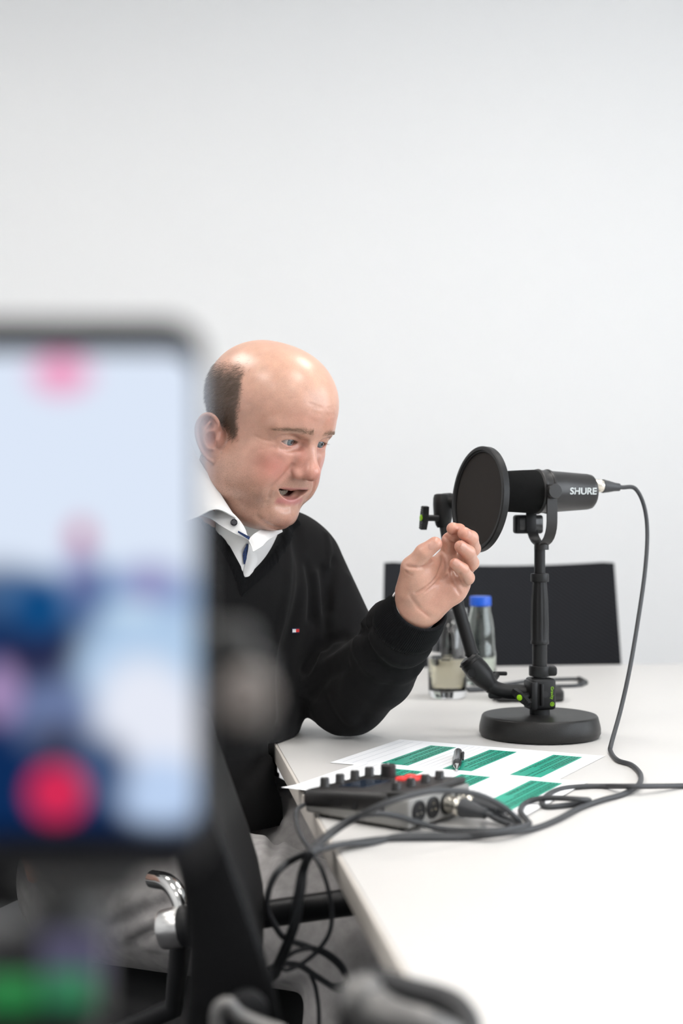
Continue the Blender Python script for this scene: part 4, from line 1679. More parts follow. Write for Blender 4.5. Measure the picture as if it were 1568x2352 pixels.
def back_shell(name, r, M, z0, z1, w, y0, m, curve=0.05, th=0.03, lean=0.06):
    vs, fs = [], []
    nu, nv = 14, 12
    for s in (0, 1):
        for i in range(nu + 1):
            for j in range(nv + 1):
                u, v = i / nu * 2 - 1, j / nv
                ww = w / 2 * (1 - 0.10 * v ** 3)
                y = y0 + curve * u * u - lean * v - 0.05 * math.sin(v * math.pi) * -0.4 - s * th
                vs.append(M @ Vector((u * ww, y, z0 + (z1 - z0) * v)))
    n = (nu + 1) * (nv + 1)
    def I(i, j):
        return i * (nv + 1) + j
    for i in range(nu):
        for j in range(nv):
            fs.append([I(i, j), I(i + 1, j), I(i + 1, j + 1), I(i, j + 1)])
            fs.append([n + I(i, j), n + I(i, j + 1), n + I(i + 1, j + 1), n + I(i + 1, j)])
    bd = [I(i, 0) for i in range(nu + 1)] + [I(nu, j) for j in range(1, nv + 1)] + [I(i, nv) for i in range(nu - 1, -1, -1)] + [I(0, j) for j in range(nv - 1, 0, -1)]
    for a, b in zip(bd, bd[1:] + bd[:1]):
        fs.append([b, a, n + a, n + b])
    return mesh(name, vs, fs, m, r, sharp=60)
back_shell('backrest', man_chair, MCM, 0.50, 0.92, 0.46, -0.26, m_mesh, 0.04)
# his right armrest: black bar with a chrome end and a bent chrome tube
a0, a1 = px(428, 2127, 1.545), px(815, 2070, 1.500)
ad = (a1 - a0).normalized()
Geo().tube([a0 + ad * 0.002, a1], 0.0145, 20).build('armrest', m_blk, man_chair)
Ma = frame(a0, -ad)
Geo().lathe([(0.0225, -0.010), (0.0235, -0.008), (0.0235, 0.002), (0.0225, 0.004)], 32, M=Ma).build('armrest_ring', m_blk, man_chair)
Geo().lathe([(0.0200, 0.0), (0.0218, 0.003), (0.0218, 0.026), (0.0205, 0.0285)], 40, M=Ma).build('armrest_end', m_alu, man_chair)
ht = spline([px(352, 2020, 1.60), px(385, 2028, 1.575), px(408, 2055, 1.56), px(420, 2095, 1.553), px(416, 2110, 1.553)], 8)
Geo().tube(ht, 0.010, 16).build('arm_tube', m_chrome, man_chair)
pl = MCM @ Vector((0.27, -0.05, 0.40))
Geo().tube([a0 - ad * 0.01 + Vector((0, 0.03, -0.02)), a0 - ad * 0.02 + Vector((0, 0.04, -0.10)), pl], 0.012, 12).build('arm_post', m_blk, man_chair)
# left arm
a2 = MCM @ Vector((-0.285, -0.10, 0.62))
a3 = MCM @ Vector((-0.285, 0.14, 0.62))
Geo().tube([a2, a3], 0.0145, 14).build('armrest', m_blk, man_chair)
Geo().tube([MCM @ Vector((-0.285, -0.02, 0.61)), MCM @ Vector((-0.27, -0.05, 0.40))], 0.012, 12).build('arm_post', m_chrome, man_chair)
# ------------------------------------------------------------------ microphone on its table stand
m_mic = mat('matt_black_metal', (0.020, 0.019, 0.019), 0.36, spec=0.42, bump=0.05, bscale=2500)
m_foam = mat('black_foam', (0.0085, 0.0085, 0.0085), 0.95, spec=0.08, bump=1.0, bscale=900)
m_steel_blk = mat('black_stand_metal', (0.011, 0.011, 0.0115), 0.40, spec=0.32, bump=0.15, bscale=1800)
m_cast = mat('black_cast_iron_paint', (0.014, 0.0135, 0.013), 0.38, spec=0.34, bump=0.22, bscale=800)
m_silver = mat('nickel', (0.74, 0.70, 0.62), 0.25, metal=1.0)
m_rubber = mat('cable_rubber', (0.042, 0.044, 0.048), 0.5, bump=0.1, bscale=900)
m_green = mat('lime_green_print', (0.30, 0.62, 0.005), 0.45)
m_logo = mat('pale_grey_print', (0.50, 0.53, 0.53), 0.5)
m_nylon = mat('black_nylon_screen', (0.030, 0.027, 0.025), 0.8, spec=0.2, bump=0.6, bscale=3000)
MD = 2.04
AX = Vector((-0.95, -0.312, 0.0)).normalized()        # where the microphone points
LT = Vector((0.312, -0.95, 0)).normalized()           # sideways, towards the camera
UP = Vector((0, 0, 1))
MCN = px(1243, 1129, MD)
kx = MD / FP
def micM(s=0.0, dz=0.0):
    M = Matrix((LT, UP, LT.cross(UP))).transposed()
    z = -AX
    x = UP
    y = z.cross(x)
    m = Matrix((x, y, z)).transposed().to_4x4()
    m.translation = MCN + z * s + Vector((0, 0, dz))
    return m

def build_stand():
    base_c = tb(1239, 1690)
    D = base_c.y
    r = empty('microphone_stand', (base_c.x, base_c.y, TZ), 'black table microphone stand with heavy round base', 'microphone stand')
    k = D / FP
    B = Matrix.Translation((base_c.x, base_c.y, TZ))
    Geo().lathe([(0.080, 0.0005), (0.0845, 0.0015), (0.0865, 0.006), (0.0865, 0.013), (0.0855, 0.018), (0.0828, 0.0285), (0.0812, 0.0305), (0.078, 0.0312), (0.0, 0.0314)], 96, M=B).build('round_base', m_cast, r)
    def zz(y):
        return CAMZ - (y - 1176) * D / FP - TZ
    Geo().lathe([(0.0145, 0.030), (0.0145, zz(1628))], 32, M=B).build('base_socket', m_steel_blk, r)
    Geo().lathe([(0.0105, zz(1640)), (0.0105, zz(1470))], 32, M=B).build('lower_tube', m_steel_blk, r)
    Geo().lathe([(0.0108, zz(1552)), (0.0150, zz(1552)), (0.0155, zz(1549)), (0.0155, zz(1532)), (0.0148, zz(1529)), (0.0108, zz(1529))], 32, M=B).build('locking_collar', m_steel_blk, r)
    Mk = B @ Matrix.Translation((0.012, 0, (zz(1552) + zz(1529)) / 2))
    Geo().box((0.004, 0, 0), (0.016, 0.022, 0.014), M=Mk, bevel=0.004).build('collar_boss', m_steel_blk, r)
    # grip sleeve with a slight belly and long flutes
    vs, fs = [], []
    n = 48
    prof = [(0.0108, 1480), (0.0128, 1479), (0.0132, 1475), (0.0128, 1472), (0.0122, 1468), (0.0124, 1430), (0.0116, 1380), (0.0100, 1345), (0.0098, 1337), (0.0086, 1336)]
    kk = len(prof)
    for i in range(n):
        a = 2 * math.pi * i / n
        for j, (rr, y) in enumerate(prof):
            fl = 0.0005 * math.cos(a * 12) if 3 < j < 8 else 0
            vs.append(B @ Vector(((rr + fl) * math.cos(a), (rr + fl) * math.sin(a), zz(y))))
    for i in range(n):
        j = (i + 1) % n
        for t in range(kk - 1):
            fs.append([i * kk + t, j * kk + t, j * kk + t + 1, i * kk + t + 1])
    mesh('grip_clutch', vs, fs, m_steel_blk, r, sharp=50)
    Geo().lathe([(0.0088, zz(1337)), (0.0127, zz(1336)), (0.0130, zz(1333)), (0.0130, zz(1320)), (0.0124, zz(1317.5)), (0.0088, zz(1317))], 40, M=B).build('clutch_ring', m_steel_blk, r)
    Geo().lathe([(0.0078, zz(1338)), (0.0078, zz(1256))], 28, M=B).build('upper_tube', m_steel_blk, r)
    return base_c, D
base_c, SD = build_stand()

def build_mic():
    r = empty('microphone', px(1241, 1266, MD), 'black broadcast microphone with foam windscreen in a yoke on the table stand', 'microphone')
    # body, lathe along the axis (z = towards the rear)
    f = 1.0 / (0.95 * FP / MD)     # metres along the axis per pixel
    def s(x):
        return (x - 1243) * f
    M = micM()
    R = lambda p: p * kx
    Geo().lathe([(R(47), s(1226)), (R(49.5), s(1229)), (R(51.5), s(1231)), (R(52), s(1234)), (R(50.5), s(1237)), (R(49.5), s(1240)), (R(49.5), s(1253)),
                 (R(51), s(1254)), (R(51.5), s(1257)), (R(50), s(1260)), (R(48), s(1262)), (R(41.5), s(1352)), (R(39.5), s(1361)), (R(35), s(1365)), (R(20), s(1366)), (R(0.1), s(1366))], 96, M=M).build('microphone_body', m_mic, r)
    Geo().lathe([(R(0.1), s(1108)), (R(22), s(1109)), (R(36), s(1114)), (R(43), s(1126)), (R(46), s(1150)), (R(49), s(1200)), (R(50), s(1224)), (R(48.5), s(1230))], 80, M=M).build('foam_windscreen', m_foam, r)
    # lettering bent round the body
    rr = R(45.0)
    sgn = -1
    vs, fs = text_geo('SHURE', 0.0185, 0.0, Matrix.Identity(4), shear=0.05, xscale=0.86)
    n0 = len(vs)
    base_v, base_f = list(vs), list(fs)
    for dx, dy in ((0.0006, 0), (-0.0006, 0), (0.0003, 0.0005), (-0.0003, -0.0005)):
        o0 = len(vs)
        vs = vs + [v + Vector((dx, dy, 0.00004 * (o0 / n0))) for v in base_v]
        fs = fs + [[i + o0 for i in q_] for q_ in base_f]
    out = []
    w = max(v.x for v in vs) - min(v.x for v in vs)
    tgt = 67 * f
    for v in vs:
        xx = v.x * tgt / w
        yy = v.y * 0.72
        sz = s(1322.5) + xx
        rad = R(48 - (48 - 41.5) * (1322.5 - 1262) / 90) - xx * math.tan(math.radians(2.6)) + 0.0004 + v.z
        a = yy / rad
        # direction around the axis: LT is the side facing the camera
        p = MCN - AX * sz + LT * rad * math.cos(a) + UP * rad * math.sin(a)
        out.append(p)
    lo = mesh('lettering', out, fs, m_logo, r, smooth=False)
    lo['label'] = 'pale grey SHURE lettering'
    # yoke
    hw, drop, br = R(43) + 0.008, R(124), 0.035
    pts = []
    for t in range(13):
        a = math.pi * t / 12
        pts.append((hw * math.cos(a), -(drop - br) - br * 1.0 * math.sin(a)))
    prof = [(hw, 0.010)] + [(hw, -0.02)] + pts + [(-hw, -0.02)] + [(-hw, 0.010)]
    vs, fs = [], []
    bw, th = R(12.5), 0.0030
    n = len(prof)
    for i, (l, z) in enumerate(prof):
        a = prof[max(i - 1, 0)]
        b = prof[min(i + 1, n - 1)]
        tx, tz = b[0] - a[0], b[1] - a[1]
        L = math.hypot(tx, tz)
        nx, nz = tz / L, -tx / L
        for q1, q2 in ((-1, 0), (1, 0), (1, 1), (-1, 1)):
            vs.append(MCN + AX * (-q1 * bw) + LT * (l + nx * th * q2) + UP * (z + nz * th * q2))
    for i in range(n - 1):
        for j in range(4):
            k2 = (j + 1) % 4
            fs.append([i * 4 + j, i * 4 + k2, (i + 1) * 4 + k2, (i + 1) * 4 + j])
    fs += [[0, 1, 2, 3], [(n - 1) * 4 + j for j in (3, 2, 1, 0)]]
    bm = bmesh.new()
    bv = [bm.verts.new(v) for v in vs]
    for q_ in fs:
        bm.faces.new([bv[i] for i in q_])
    from_bm('yoke', bm, m_mic, r)
    Mk = frame(MCN + LT * (hw + 0.001), LT, UP)
    Geo().lathe([(0.0095, 0), (0.0105, 0.001), (0.0106, 0.0075), (0.0098, 0.009), (0.0, 0.0091)], 36, M=Mk).build('yoke_knob', m_mic, r)
    Mk2 = frame(MCN - LT * (hw + 0.001), -LT, UP)
    Geo().lathe([(0.0095, 0), (0.0105, 0.001), (0.0106, 0.0075), (0.0098, 0.009), (0.0, 0.0091)], 36, M=Mk2).build('yoke_knob', m_mic, r)
    Mr = frame(MCN + LT * (R(44)), LT, UP)
    Geo().lathe([(0.008, 0), (0.008, 0.010)], 24, M=Mr).build('pivot', m_mic, r)
    Geo().lathe([(0.0105, -0.006), (0.0105, 0.004)], 24, M=Matrix.Translation(MCN - UP * drop)).build('stand_thread', m_mic, r)
build_mic()

def build_transmitter():
    c = px(1212, 1204, 2.075)
    r = empty('wireless_transmitter', c, 'small black clip-on wireless transmitter hanging under the microphone foam', 'transmitter')
    M = Matrix((Vector((0.97, 0.22, 0)), Vector((-0.22, 0.97, 0)), UP)).transposed().to_4x4()
    M.translation = c
    k = 2.075 / FP
    Geo().box((0, 0, 0), (68 * k, 0.016, 43 * k), M=M, bevel=0.004, seg=3).build('case', m_blk, r)
    Geo().box((3 * k, -0.0082, 1 * k), (56 * k, 0.0012, 28 * k), M=M, bevel=0.0005).build('glossy_face', mat('gloss_black', (0.03, 0.03, 0.03), 0.15), r)
    Geo().box((2 * k, -0.0100, 6 * k), (24 * k, 0.003, 46 * k), M=M, bevel=0.001).build('clip', m_blk, r)
build_transmitter()

# cable with its plug at the microphone
def xlr_plug(r, p0, d, scale=1.0, up=(0, 0, 1)):
    """plug whose nose sits at p0, cable leaving along d"""
    M = frame(p0, d, up)
    s = scale
    Geo().lathe([(0.0085 * s, -0.004), (0.0090 * s, 0.0), (0.0090 * s, 0.009 * s), (0.0094 * s, 0.0095 * s), (0.0094 * s, 0.012 * s), (0.0088 * s, 0.0125 * s), (0.0088 * s, 0.0155 * s)], 32, M=M).build('plug_shell', m_silver, r)
    Geo().lathe([(0.0090 * s, 0.0155 * s), (0.0098 * s, 0.016 * s), (0.0098 * s, 0.019 * s), (0.0092 * s, 0.0195 * s), (0.0086 * s, 0.025 * s), (0.0062 * s, 0.036 * s), (0.0056 * s, 0.043 * s), (0.0034 * s, 0.0435 * s)], 12, M=M).build('plug_boot', m_rubber, r)
    return p0 + Vector(d).normalized() * 0.0435 * s

CR = 0.0031
def cable_obj(r, pts, per=10, rad=CR, name='cable_jacket'):
    return Geo().tube(spline(pts, per), rad, 10).build(name, m_rubber, r)
def build_mic_cable():
    f = 1.0 / (0.95 * FP / MD)
    p0 = MCN - AX * ((1367 - 1243) * f) + UP * (15 * kx)
    r = empty('microphone_cable', (p0.x, p0.y, TZ), 'black cable running from the microphone down across the table and over its edge', 'cable')
    e0 = xlr_plug(r, p0, (-AX + Vector((0, 0, -0.06))), 1.02)
    h = CR
    P = [e0 - (-AX) * 0.004, e0 + (-AX) * 0.006]
    P += [px(1458, 1122, 2.085), px(1478, 1160, 2.085), px(1486, 1220, 2.08), px(1481, 1310, 2.06), px(1464, 1430, 2.03), px(1445, 1540, 2.0), px(1425, 1630, 1.975)]
    P += [tb(1404, 1706, 0.012), tb(1402, 1726, h), tb(1418, 1746, h), tb(1450, 1757, h), tb(1470, 1778, h), tb(1466, 1802, h + 0.002), tb(1430, 1824, h), tb(1380, 1838, h), tb(1330, 1856, h), tb(1280, 1882, h), tb(1225, 1903, h),
          tb(1150, 1915, h + 0.003), tb(1060, 1924, h), tb(960, 1925, h), tb(880, 1927, h), tb(810, 1936, h + 0.001), tb(757, 1946, h + 0.003), tb(715, 1957, h + 0.004)]
    P += [px(670, 1976, 1.36), px(635, 2006, 1.355), px(616, 2050, 1.355), px(614, 2090, 1.36), px(632, 2128, 1.37), px(655, 2155, 1.38), px(700, 2172, 1.39), px(745, 2190, 1.40), px(785, 2225, 1.41), px(800, 2265, 1.41), px(775, 2272, 1.41), px(730, 2245, 1.41), px(680, 2215, 1.41), px(620, 2225, 1.43), px(570, 2300, 1.45), px(550, 2450, 1.46), Vector((-0.12, 1.47, 0.02))]
    cable_obj(r, P, 8)
build_mic_cable()

# ------------------------------------------------------------------ pop filter on its jointed arm
def wing_knob(r, p, d, size=1.0, up=(0, 0, 1)):
    """wing screw: shaft along d from p, wings across, green dot at the end"""
    M = frame(p, d, up)
    s = size
    Geo().lathe([(0.0045 * s, -0.002), (0.0045 * s, 0.016 * s)], 16, M=M).build('wing_shaft', m_steel_blk, r)
    w = Geo()
    w.box((0, 0, 0.019 * s), (0.014 * s, 0.013 * s, 0.010 * s), M=M, bevel=0.003 * s)
    bm = bmesh.new()
    P = [(-0.006, -0.0055), (0.006, -0.0055), (0.0165, -0.004), (0.0165, 0.003), (0.006, 0.0055), (-0.006, 0.0055), (-0.0165, 0.004), (-0.0165, -0.003)]
    lo = [bm.verts.new((x * s, y * s, 0.015 * s)) for x, y in P]
    hi = [bm.verts.new((x * s, y * s, 0.0235 * s)) for x, y in P]
    bm.faces.new(lo[::-1])
    bm.faces.new(hi)
    for i in range(8):
        j = (i + 1) % 8
        bm.faces.new([lo[i], lo[j], hi[j], hi[i]])
    w.bm(bm, M)
    kn = w.build('wing_knob', m_steel_blk, r)
    for sg in (-1, 1):
        for t in range(3):
            Geo().box((sg * (0.0085 + t * 0.003) * s, 0, 0.0237 * s), (0.0012 * s, 0.0085 * s, 0.001 * s), M=M).build('grip_rib', m_steel_blk, kn)
    Geo().lathe([(0.0045 * s, 0.0236 * s), (0.0045 * s, 0.0245 * s), (0.004 * s, 0.0248 * s), (0.0, 0.0249 * s)], 20, M=M).build('green_dot', m_green, kn)

def build_pop():
    r = empty('pop_filter', (base_c.x, base_c.y, TZ + 0.03), 'round black pop filter on a jointed arm clamped to the microphone stand', 'pop filter')
    # the disc
    n = Vector((-0.915, -0.395, 0.085)).normalized()
    c = px(1095, 1146, 2.0)
    k = 2.0 / FP
    R_ = 122 * k
    Md = frame(c, n, (0, 0, 1))
    Geo().lathe([(R_ - 0.008, -0.010), (R_ - 0.002, -0.0105), (R_, -0.009), (R_, -0.0005), (R_ - 0.0015, 0.0008), (R_ - 0.0055, 0.0006), (R_ - 0.0065, -0.0015), (R_ - 0.008, -0.002), (R_ - 0.008, -0.010)], 128, M=Md, cap=False).build('hoop', m_steel_blk, r)
    Geo().lathe([(R_ - 0.0075, -0.0038), (0.0, -0.0038)], 96, M=Md, cap=False).build('screen', m_nylon, r)
    Geo().lathe([(R_ - 0.0075, -0.0078), (0.0, -0.0078)], 96, M=Md, cap=False).build('screen', m_nylon, r)
    # upper joint behind the disc
    JD = 2.105
    kk = JD / FP
    Mj = Matrix.Translation(px(1017, 1160, JD))
    Geo().lathe([(13 * kk, -52 * kk), (17 * kk, -46 * kk), (21 * kk, -30 * kk), (23 * kk, 0), (22.5 * kk, 16 * kk), (20 * kk, 24 * kk), (14 * kk, 26 * kk)], 32, M=Mj).build('upper_joint', m_steel_blk, r)
    Geo().tube([px(1017, 1152, JD), px(1034, 1151, JD - 0.002), px(1047, 1152, JD - 0.008), px(1060, 1150, JD - 0.016)], [19 * kk, 19 * kk, 17 * kk, 9 * kk], 24).build('joint_barrel', m_steel_blk, r)
    Geo().tube([px(1040, 1152, JD - 0.004), px(1062, 1150, JD - 0.028), px(1068, 1150, 2.052)], [10 * kk, 8 * kk, 7 * kk], 16).build('disc_bracket', m_steel_blk, r)
    wing_knob(r, px(1003, 1190, 2.09), (-0.93, -0.33, 0.02), 1.05, (0.25, -0.1, 0.9))
    # the arm down to the stand
    Geo().tube([px(1019, 1205, 2.105), px(1033, 1290, 2.085), px(1047, 1362, 2.06)], 0.0072, 16).build('arm_tube', m_steel_blk, r)
    Geo().tube([px(1046, 1355, 2.05), px(1049, 1388, 2.05)], [0.0098, 0.0102], 20).build('arm_sleeve', m_steel_blk, r)
    Geo().tube([px(1050, 1388, 2.05), px(1051, 1392, 2.05), px(1082, 1497, 2.05), px(1083, 1500, 2.05), px(1084, 1504, 2.05)], [0.0086, 0.0092, 0.0094, 0.0105, 0.0105], 24).build('arm_sleeve', m_steel_blk, r)
    Geo().tube([px(1080, 1500, 2.05), px(1087, 1520, 2.05)], 0.0068, 16).build('ball_neck', m_steel_blk, r)
    # lower joint body
    ja, jb = px(1073, 1513, 2.045), px(1128, 1577, 2.045)
    t = [ja.lerp(jb, s_) for s_ in (-0.02, 0.06, 0.22, 0.45, 0.7, 0.86, 0.98)]
    jo = Geo().tube(t, [0.0120, 0.0150, 0.0166, 0.0172, 0.0160, 0.0132, 0.0112], 28).build('lower_joint', m_steel_blk, r)
    nrm = Vector((-0.15, -0.98, 0.1)).normalized()
    pc = px(1085, 1546, 2.045) + nrm * 0.0155
    Geo().lathe([(0.0035, 0.0016), (0.0058, 0.0020), (0.0062, 0.0), (0.0062, -0.003)], 24, M=frame(pc, nrm)).build('screw_cap', m_blk, jo)
    d1 = (jb - ja).normalized()
    for s_ in (0.05, 0.14):
        q0 = ja.lerp(jb, s_)
        Geo().lathe([(0.0158, -0.001), (0.0164, 0.0), (0.0158, 0.001)], 28, M=frame(q0, d1), cap=False).build('joint_ring', m_steel_blk, jo)
    # wing of the lower joint, behind
    Geo().box((0, 0, 0), (0.022, 0.006, 0.006), M=Matrix.Translation(px(1147, 1547, 2.07)), bevel=0.002).build('joint_wing', m_steel_blk, r)
    Geo().tube([px(1140, 1550, 2.07), px(1132, 1562, 2.055)], 0.005, 12).build('wing_stem', m_steel_blk, r)
    # bent lower tube into the clamp
    Geo().tube(spline([px(1124, 1574, 2.045), px(1142, 1583, 2.045), px(1168, 1588, 2.045), px(1210, 1590, 2.045)], 6), [0.0112] * 4 + [0.0108] * 15, 20).build('lower_tube', m_steel_blk, r)
    Geo().box((0, 0, 0), (0.020, 0.012, 0.010), M=Matrix.Translation(px(1137, 1596, 2.045)), bevel=0.003).build('tube_lock', m_blk, r)
    # clamp block on the stand
    bc = px(1242, 1592, SD)
    k2 = SD / FP
    Mb = Matrix.Rotation(math.radians(12), 4, 'Z')
    Mb.translation = Vector((base_c.x, SD, bc.z))
    blk = Geo().box((2 * k2, 0, 0), (58 * k2, 0.034, 72 * k2), M=Mb, bevel=0.005, seg=3).build('clamp_block', m_steel_blk, r)
    Geo().box((-24 * k2, -0.004, -2 * k2), (16 * k2, 0.036, 66 * k2), M=Mb, bevel=0.003).build('clamp_jaw', m_steel_blk, r)
    Geo().box((-7 * k2, -0.0195, 0), (0.004, 0.010, 50 * k2), M=Mb, bevel=0.001).build('clamp_plate', m_steel_blk, r)
    Geo().lathe([(0.0045, 0), (0.0045, 0.0006)], 20, M=Mb @ Matrix.Translation((4 * k2, -0.0168, 0)) @ Matrix.Rotation(math.radians(90), 4, 'X')).build('screw_hole', m_blk_soft, r)
    wing_knob(r, px(1212, 1598, SD - 0.018), (-0.62, -0.78, -0.02), 0.95, (0.62, -0.4, -0.5))
    Mt = Mb @ Matrix.Translation((20 * k2, -0.0172, 0.0)) @ Matrix.Rotation(math.radians(90), 4, 'X') @ Matrix.Rotation(math.radians(-90), 4, 'Z')
    vs, fs = text_geo('Gravity', 0.0062, 0.0001, Mt @ Matrix.Translation((-0.002, 0, 0)))
    lt = mesh('lettering', vs, fs, m_green, r, smooth=False)
    lt['label'] = 'lime green Gravity lettering'
    ring = Geo().lathe([(0.0022, 0), (0.0030, 0), (0.0030, 0.0003), (0.0022, 0.0003), (0.0022, 0)], 20, M=Mt @ Matrix.Translation((0.0138, 0, 0)), cap=False)
    ring.lathe([(0.0, 0), (0.0011, 0), (0.0011, 0.0003), (0, 0.0003)], 14, M=Mt @ Matrix.Translation((0.0138, 0, 0)))
    ring.build('ring_emblem', m_green, r)
build_pop()
# ------------------------------------------------------------------ podcast recorder
m_rec_dark = mat('recorder_black', (0.020, 0.019, 0.019), 0.4, bump=0.1, bscale=1500)
m_rec_grey = mat('recorder_grey', (0.25, 0.245, 0.235), 0.45)
m_red = mat('red_lit_pad', (0.55, 0.03, 0.03), 0.5, emit=(1.0, 0.07, 0.05), estr=0.45)
m_screen = mat('dim_display', (0.02, 0.03, 0.05), 0.15)
RA, RB_, RC = tb(700, 1874), tb(938, 1915), tb(1066, 1868)
ru = (RB_ - RA).normalized()
rv = Vector((-ru.y, ru.x, 0))
RW, RL = (RB_ - RA).length, 0.112
def rec(u, v, h):
    p = RA + ru * u + rv * v
    return Vector((p.x, p.y, TZ + h))
RM = Matrix((ru, rv, Vector((0, 0, 1)))).transposed().to_4x4()
def build_recorder():
    c = rec(RW / 2, RL / 2, 0)
    r = empty('audio_recorder', c, 'small grey and black audio recorder with knobs and red pads near the table edge', 'recorder')
    # lower grey tray, sloping up to the socket side
    def slab(z00, z01, z10, z11, u0, u1, v0, v1, bev, name, m):
        bm = bmesh.new()
        P = [(u0, v0, z00), (u1, v0, z10), (u1, v1, z10), (u0, v1, z00), (u0, v0, z01), (u1, v0, z11), (u1, v1, z11), (u0, v1, z01)]
        vs = [bm.verts.new(rec(a, b, h)) for a, b, h in P]
        for f in ((0, 3, 2, 1), (4, 5, 6, 7), (0, 1, 5, 4), (1, 2, 6, 5), (2, 3, 7, 6), (3, 0, 4, 7)):
            bm.faces.new([vs[i] for i in f])
        bmesh.ops.bevel(bm, geom=list(bm.edges), offset=bev, segments=3, profile=0.5, affect='EDGES')
        return from_bm(name, bm, m, r)
    slab(0.004, 0.014, 0.004, 0.034, 0.0, RW, 0, RL, 0.003, 'lower_case', m_rec_grey)
    slab(0.008, 0.028, 0.014, 0.038, -0.004, RW * 0.80, -0.002, RL + 0.002, 0.007, 'upper_case', m_rec_dark)
    slab(0.020, 0.0285, 0.034, 0.0405, 0.002, RW * 0.98, 0.003, RL - 0.003, 0.002, 'top_plate', m_rec_dark)
    for u in (0.015, RW - 0.015):
        for v in (0.015, RL - 0.015):
            p = rec(u, v, 0)
            Geo().lathe([(0.006, 0.0), (0.006, 0.006)], 14, M=Matrix.Translation(p)).build('rubber_foot', m_blk_soft, r)
    def top_h(u):
        return 0.0285 + 0.012 * u / RW
    def knob(u, v, rad, h):
        p = rec(u, v, top_h(u) - 0.001)
        k = Geo().lathe([(rad * 1.06, 0), (rad * 1.06, 0.002), (rad, 0.0025), (rad * 0.96, h - 0.0008), (rad * 0.85, h), (0.0, h)], 20, M=Matrix.Translation(p)).build('knob', m_rec_dark, r)
        Geo().box((0, rad * 0.5, h + 0.0002), (0.0008, rad * 0.8, 0.0004), M=Matrix.Translation(p)).build('pointer_mark', m_bw, k, smooth=False)
    for i in range(4):
        knob(0.014, 0.016 + i * 0.026, 0.0052, 0.011)
    for i in range(4):
        knob(RW * 0.80, 0.016 + i * 0.026, 0.0050, 0.009)
    knob(0.046, 0.086, 0.0085, 0.016)
    # display and red pads
    Geo().box((0, 0, 0), (0.035, 0.045, 0.001), M=Matrix.Translation(rec(0.045, 0.045, top_h(0.045) + 0.0004)) @ RM @ Matrix.Rotation(-0.09, 4, 'Y')).build('display', m_screen, r)
    for i in range(2):
        for j in range(2):
            u, v = 0.070 + i * 0.015, 0.078 + j * 0.016
            Geo().box((0, 0, 0), (0.011, 0.011, 0.004), M=Matrix.Translation(rec(u, v, top_h(u) + 0.0012)) @ RM, bevel=0.0015).build('sound_pad', m_red, r)
    # small ports on the near side
    for u, rad in ((0.035, 0.0016), (0.046, 0.0024), (0.068, 0.003)):
        Geo().lathe([(rad, 0), (rad * 1.3, 0), (rad * 1.3, 0.0008), (rad, 0.0008)], 16, M=frame(rec(u, -0.0022, 0.019), -rv)).build('port', m_blk_soft, r)
    # four sockets on the right side
    for i, v in enumerate((0.017, 0.042, 0.067, 0.092)):
        p = rec(RW + 0.0002, v, 0.0195)
        so = Geo().lathe([(0.0112, -0.003), (0.0112, 0.0012), (0.0100, 0.0018), (0.0092, 0.0010), (0.0, 0.0010)], 28, M=frame(p, ru)).build('xlr_socket', m_blk, r)
        if i < 2:
            for a in range(3):
                an = math.radians(90 + a * 120)
                Geo().lathe([(0.0011, 0.0006), (0.0011, 0.0014)], 8, M=frame(p + rv * 0.004 * math.cos(an) + Vector((0, 0, 0.004 * math.sin(an))), ru)).build('socket_hole', m_silver, so)
    return r
build_recorder()

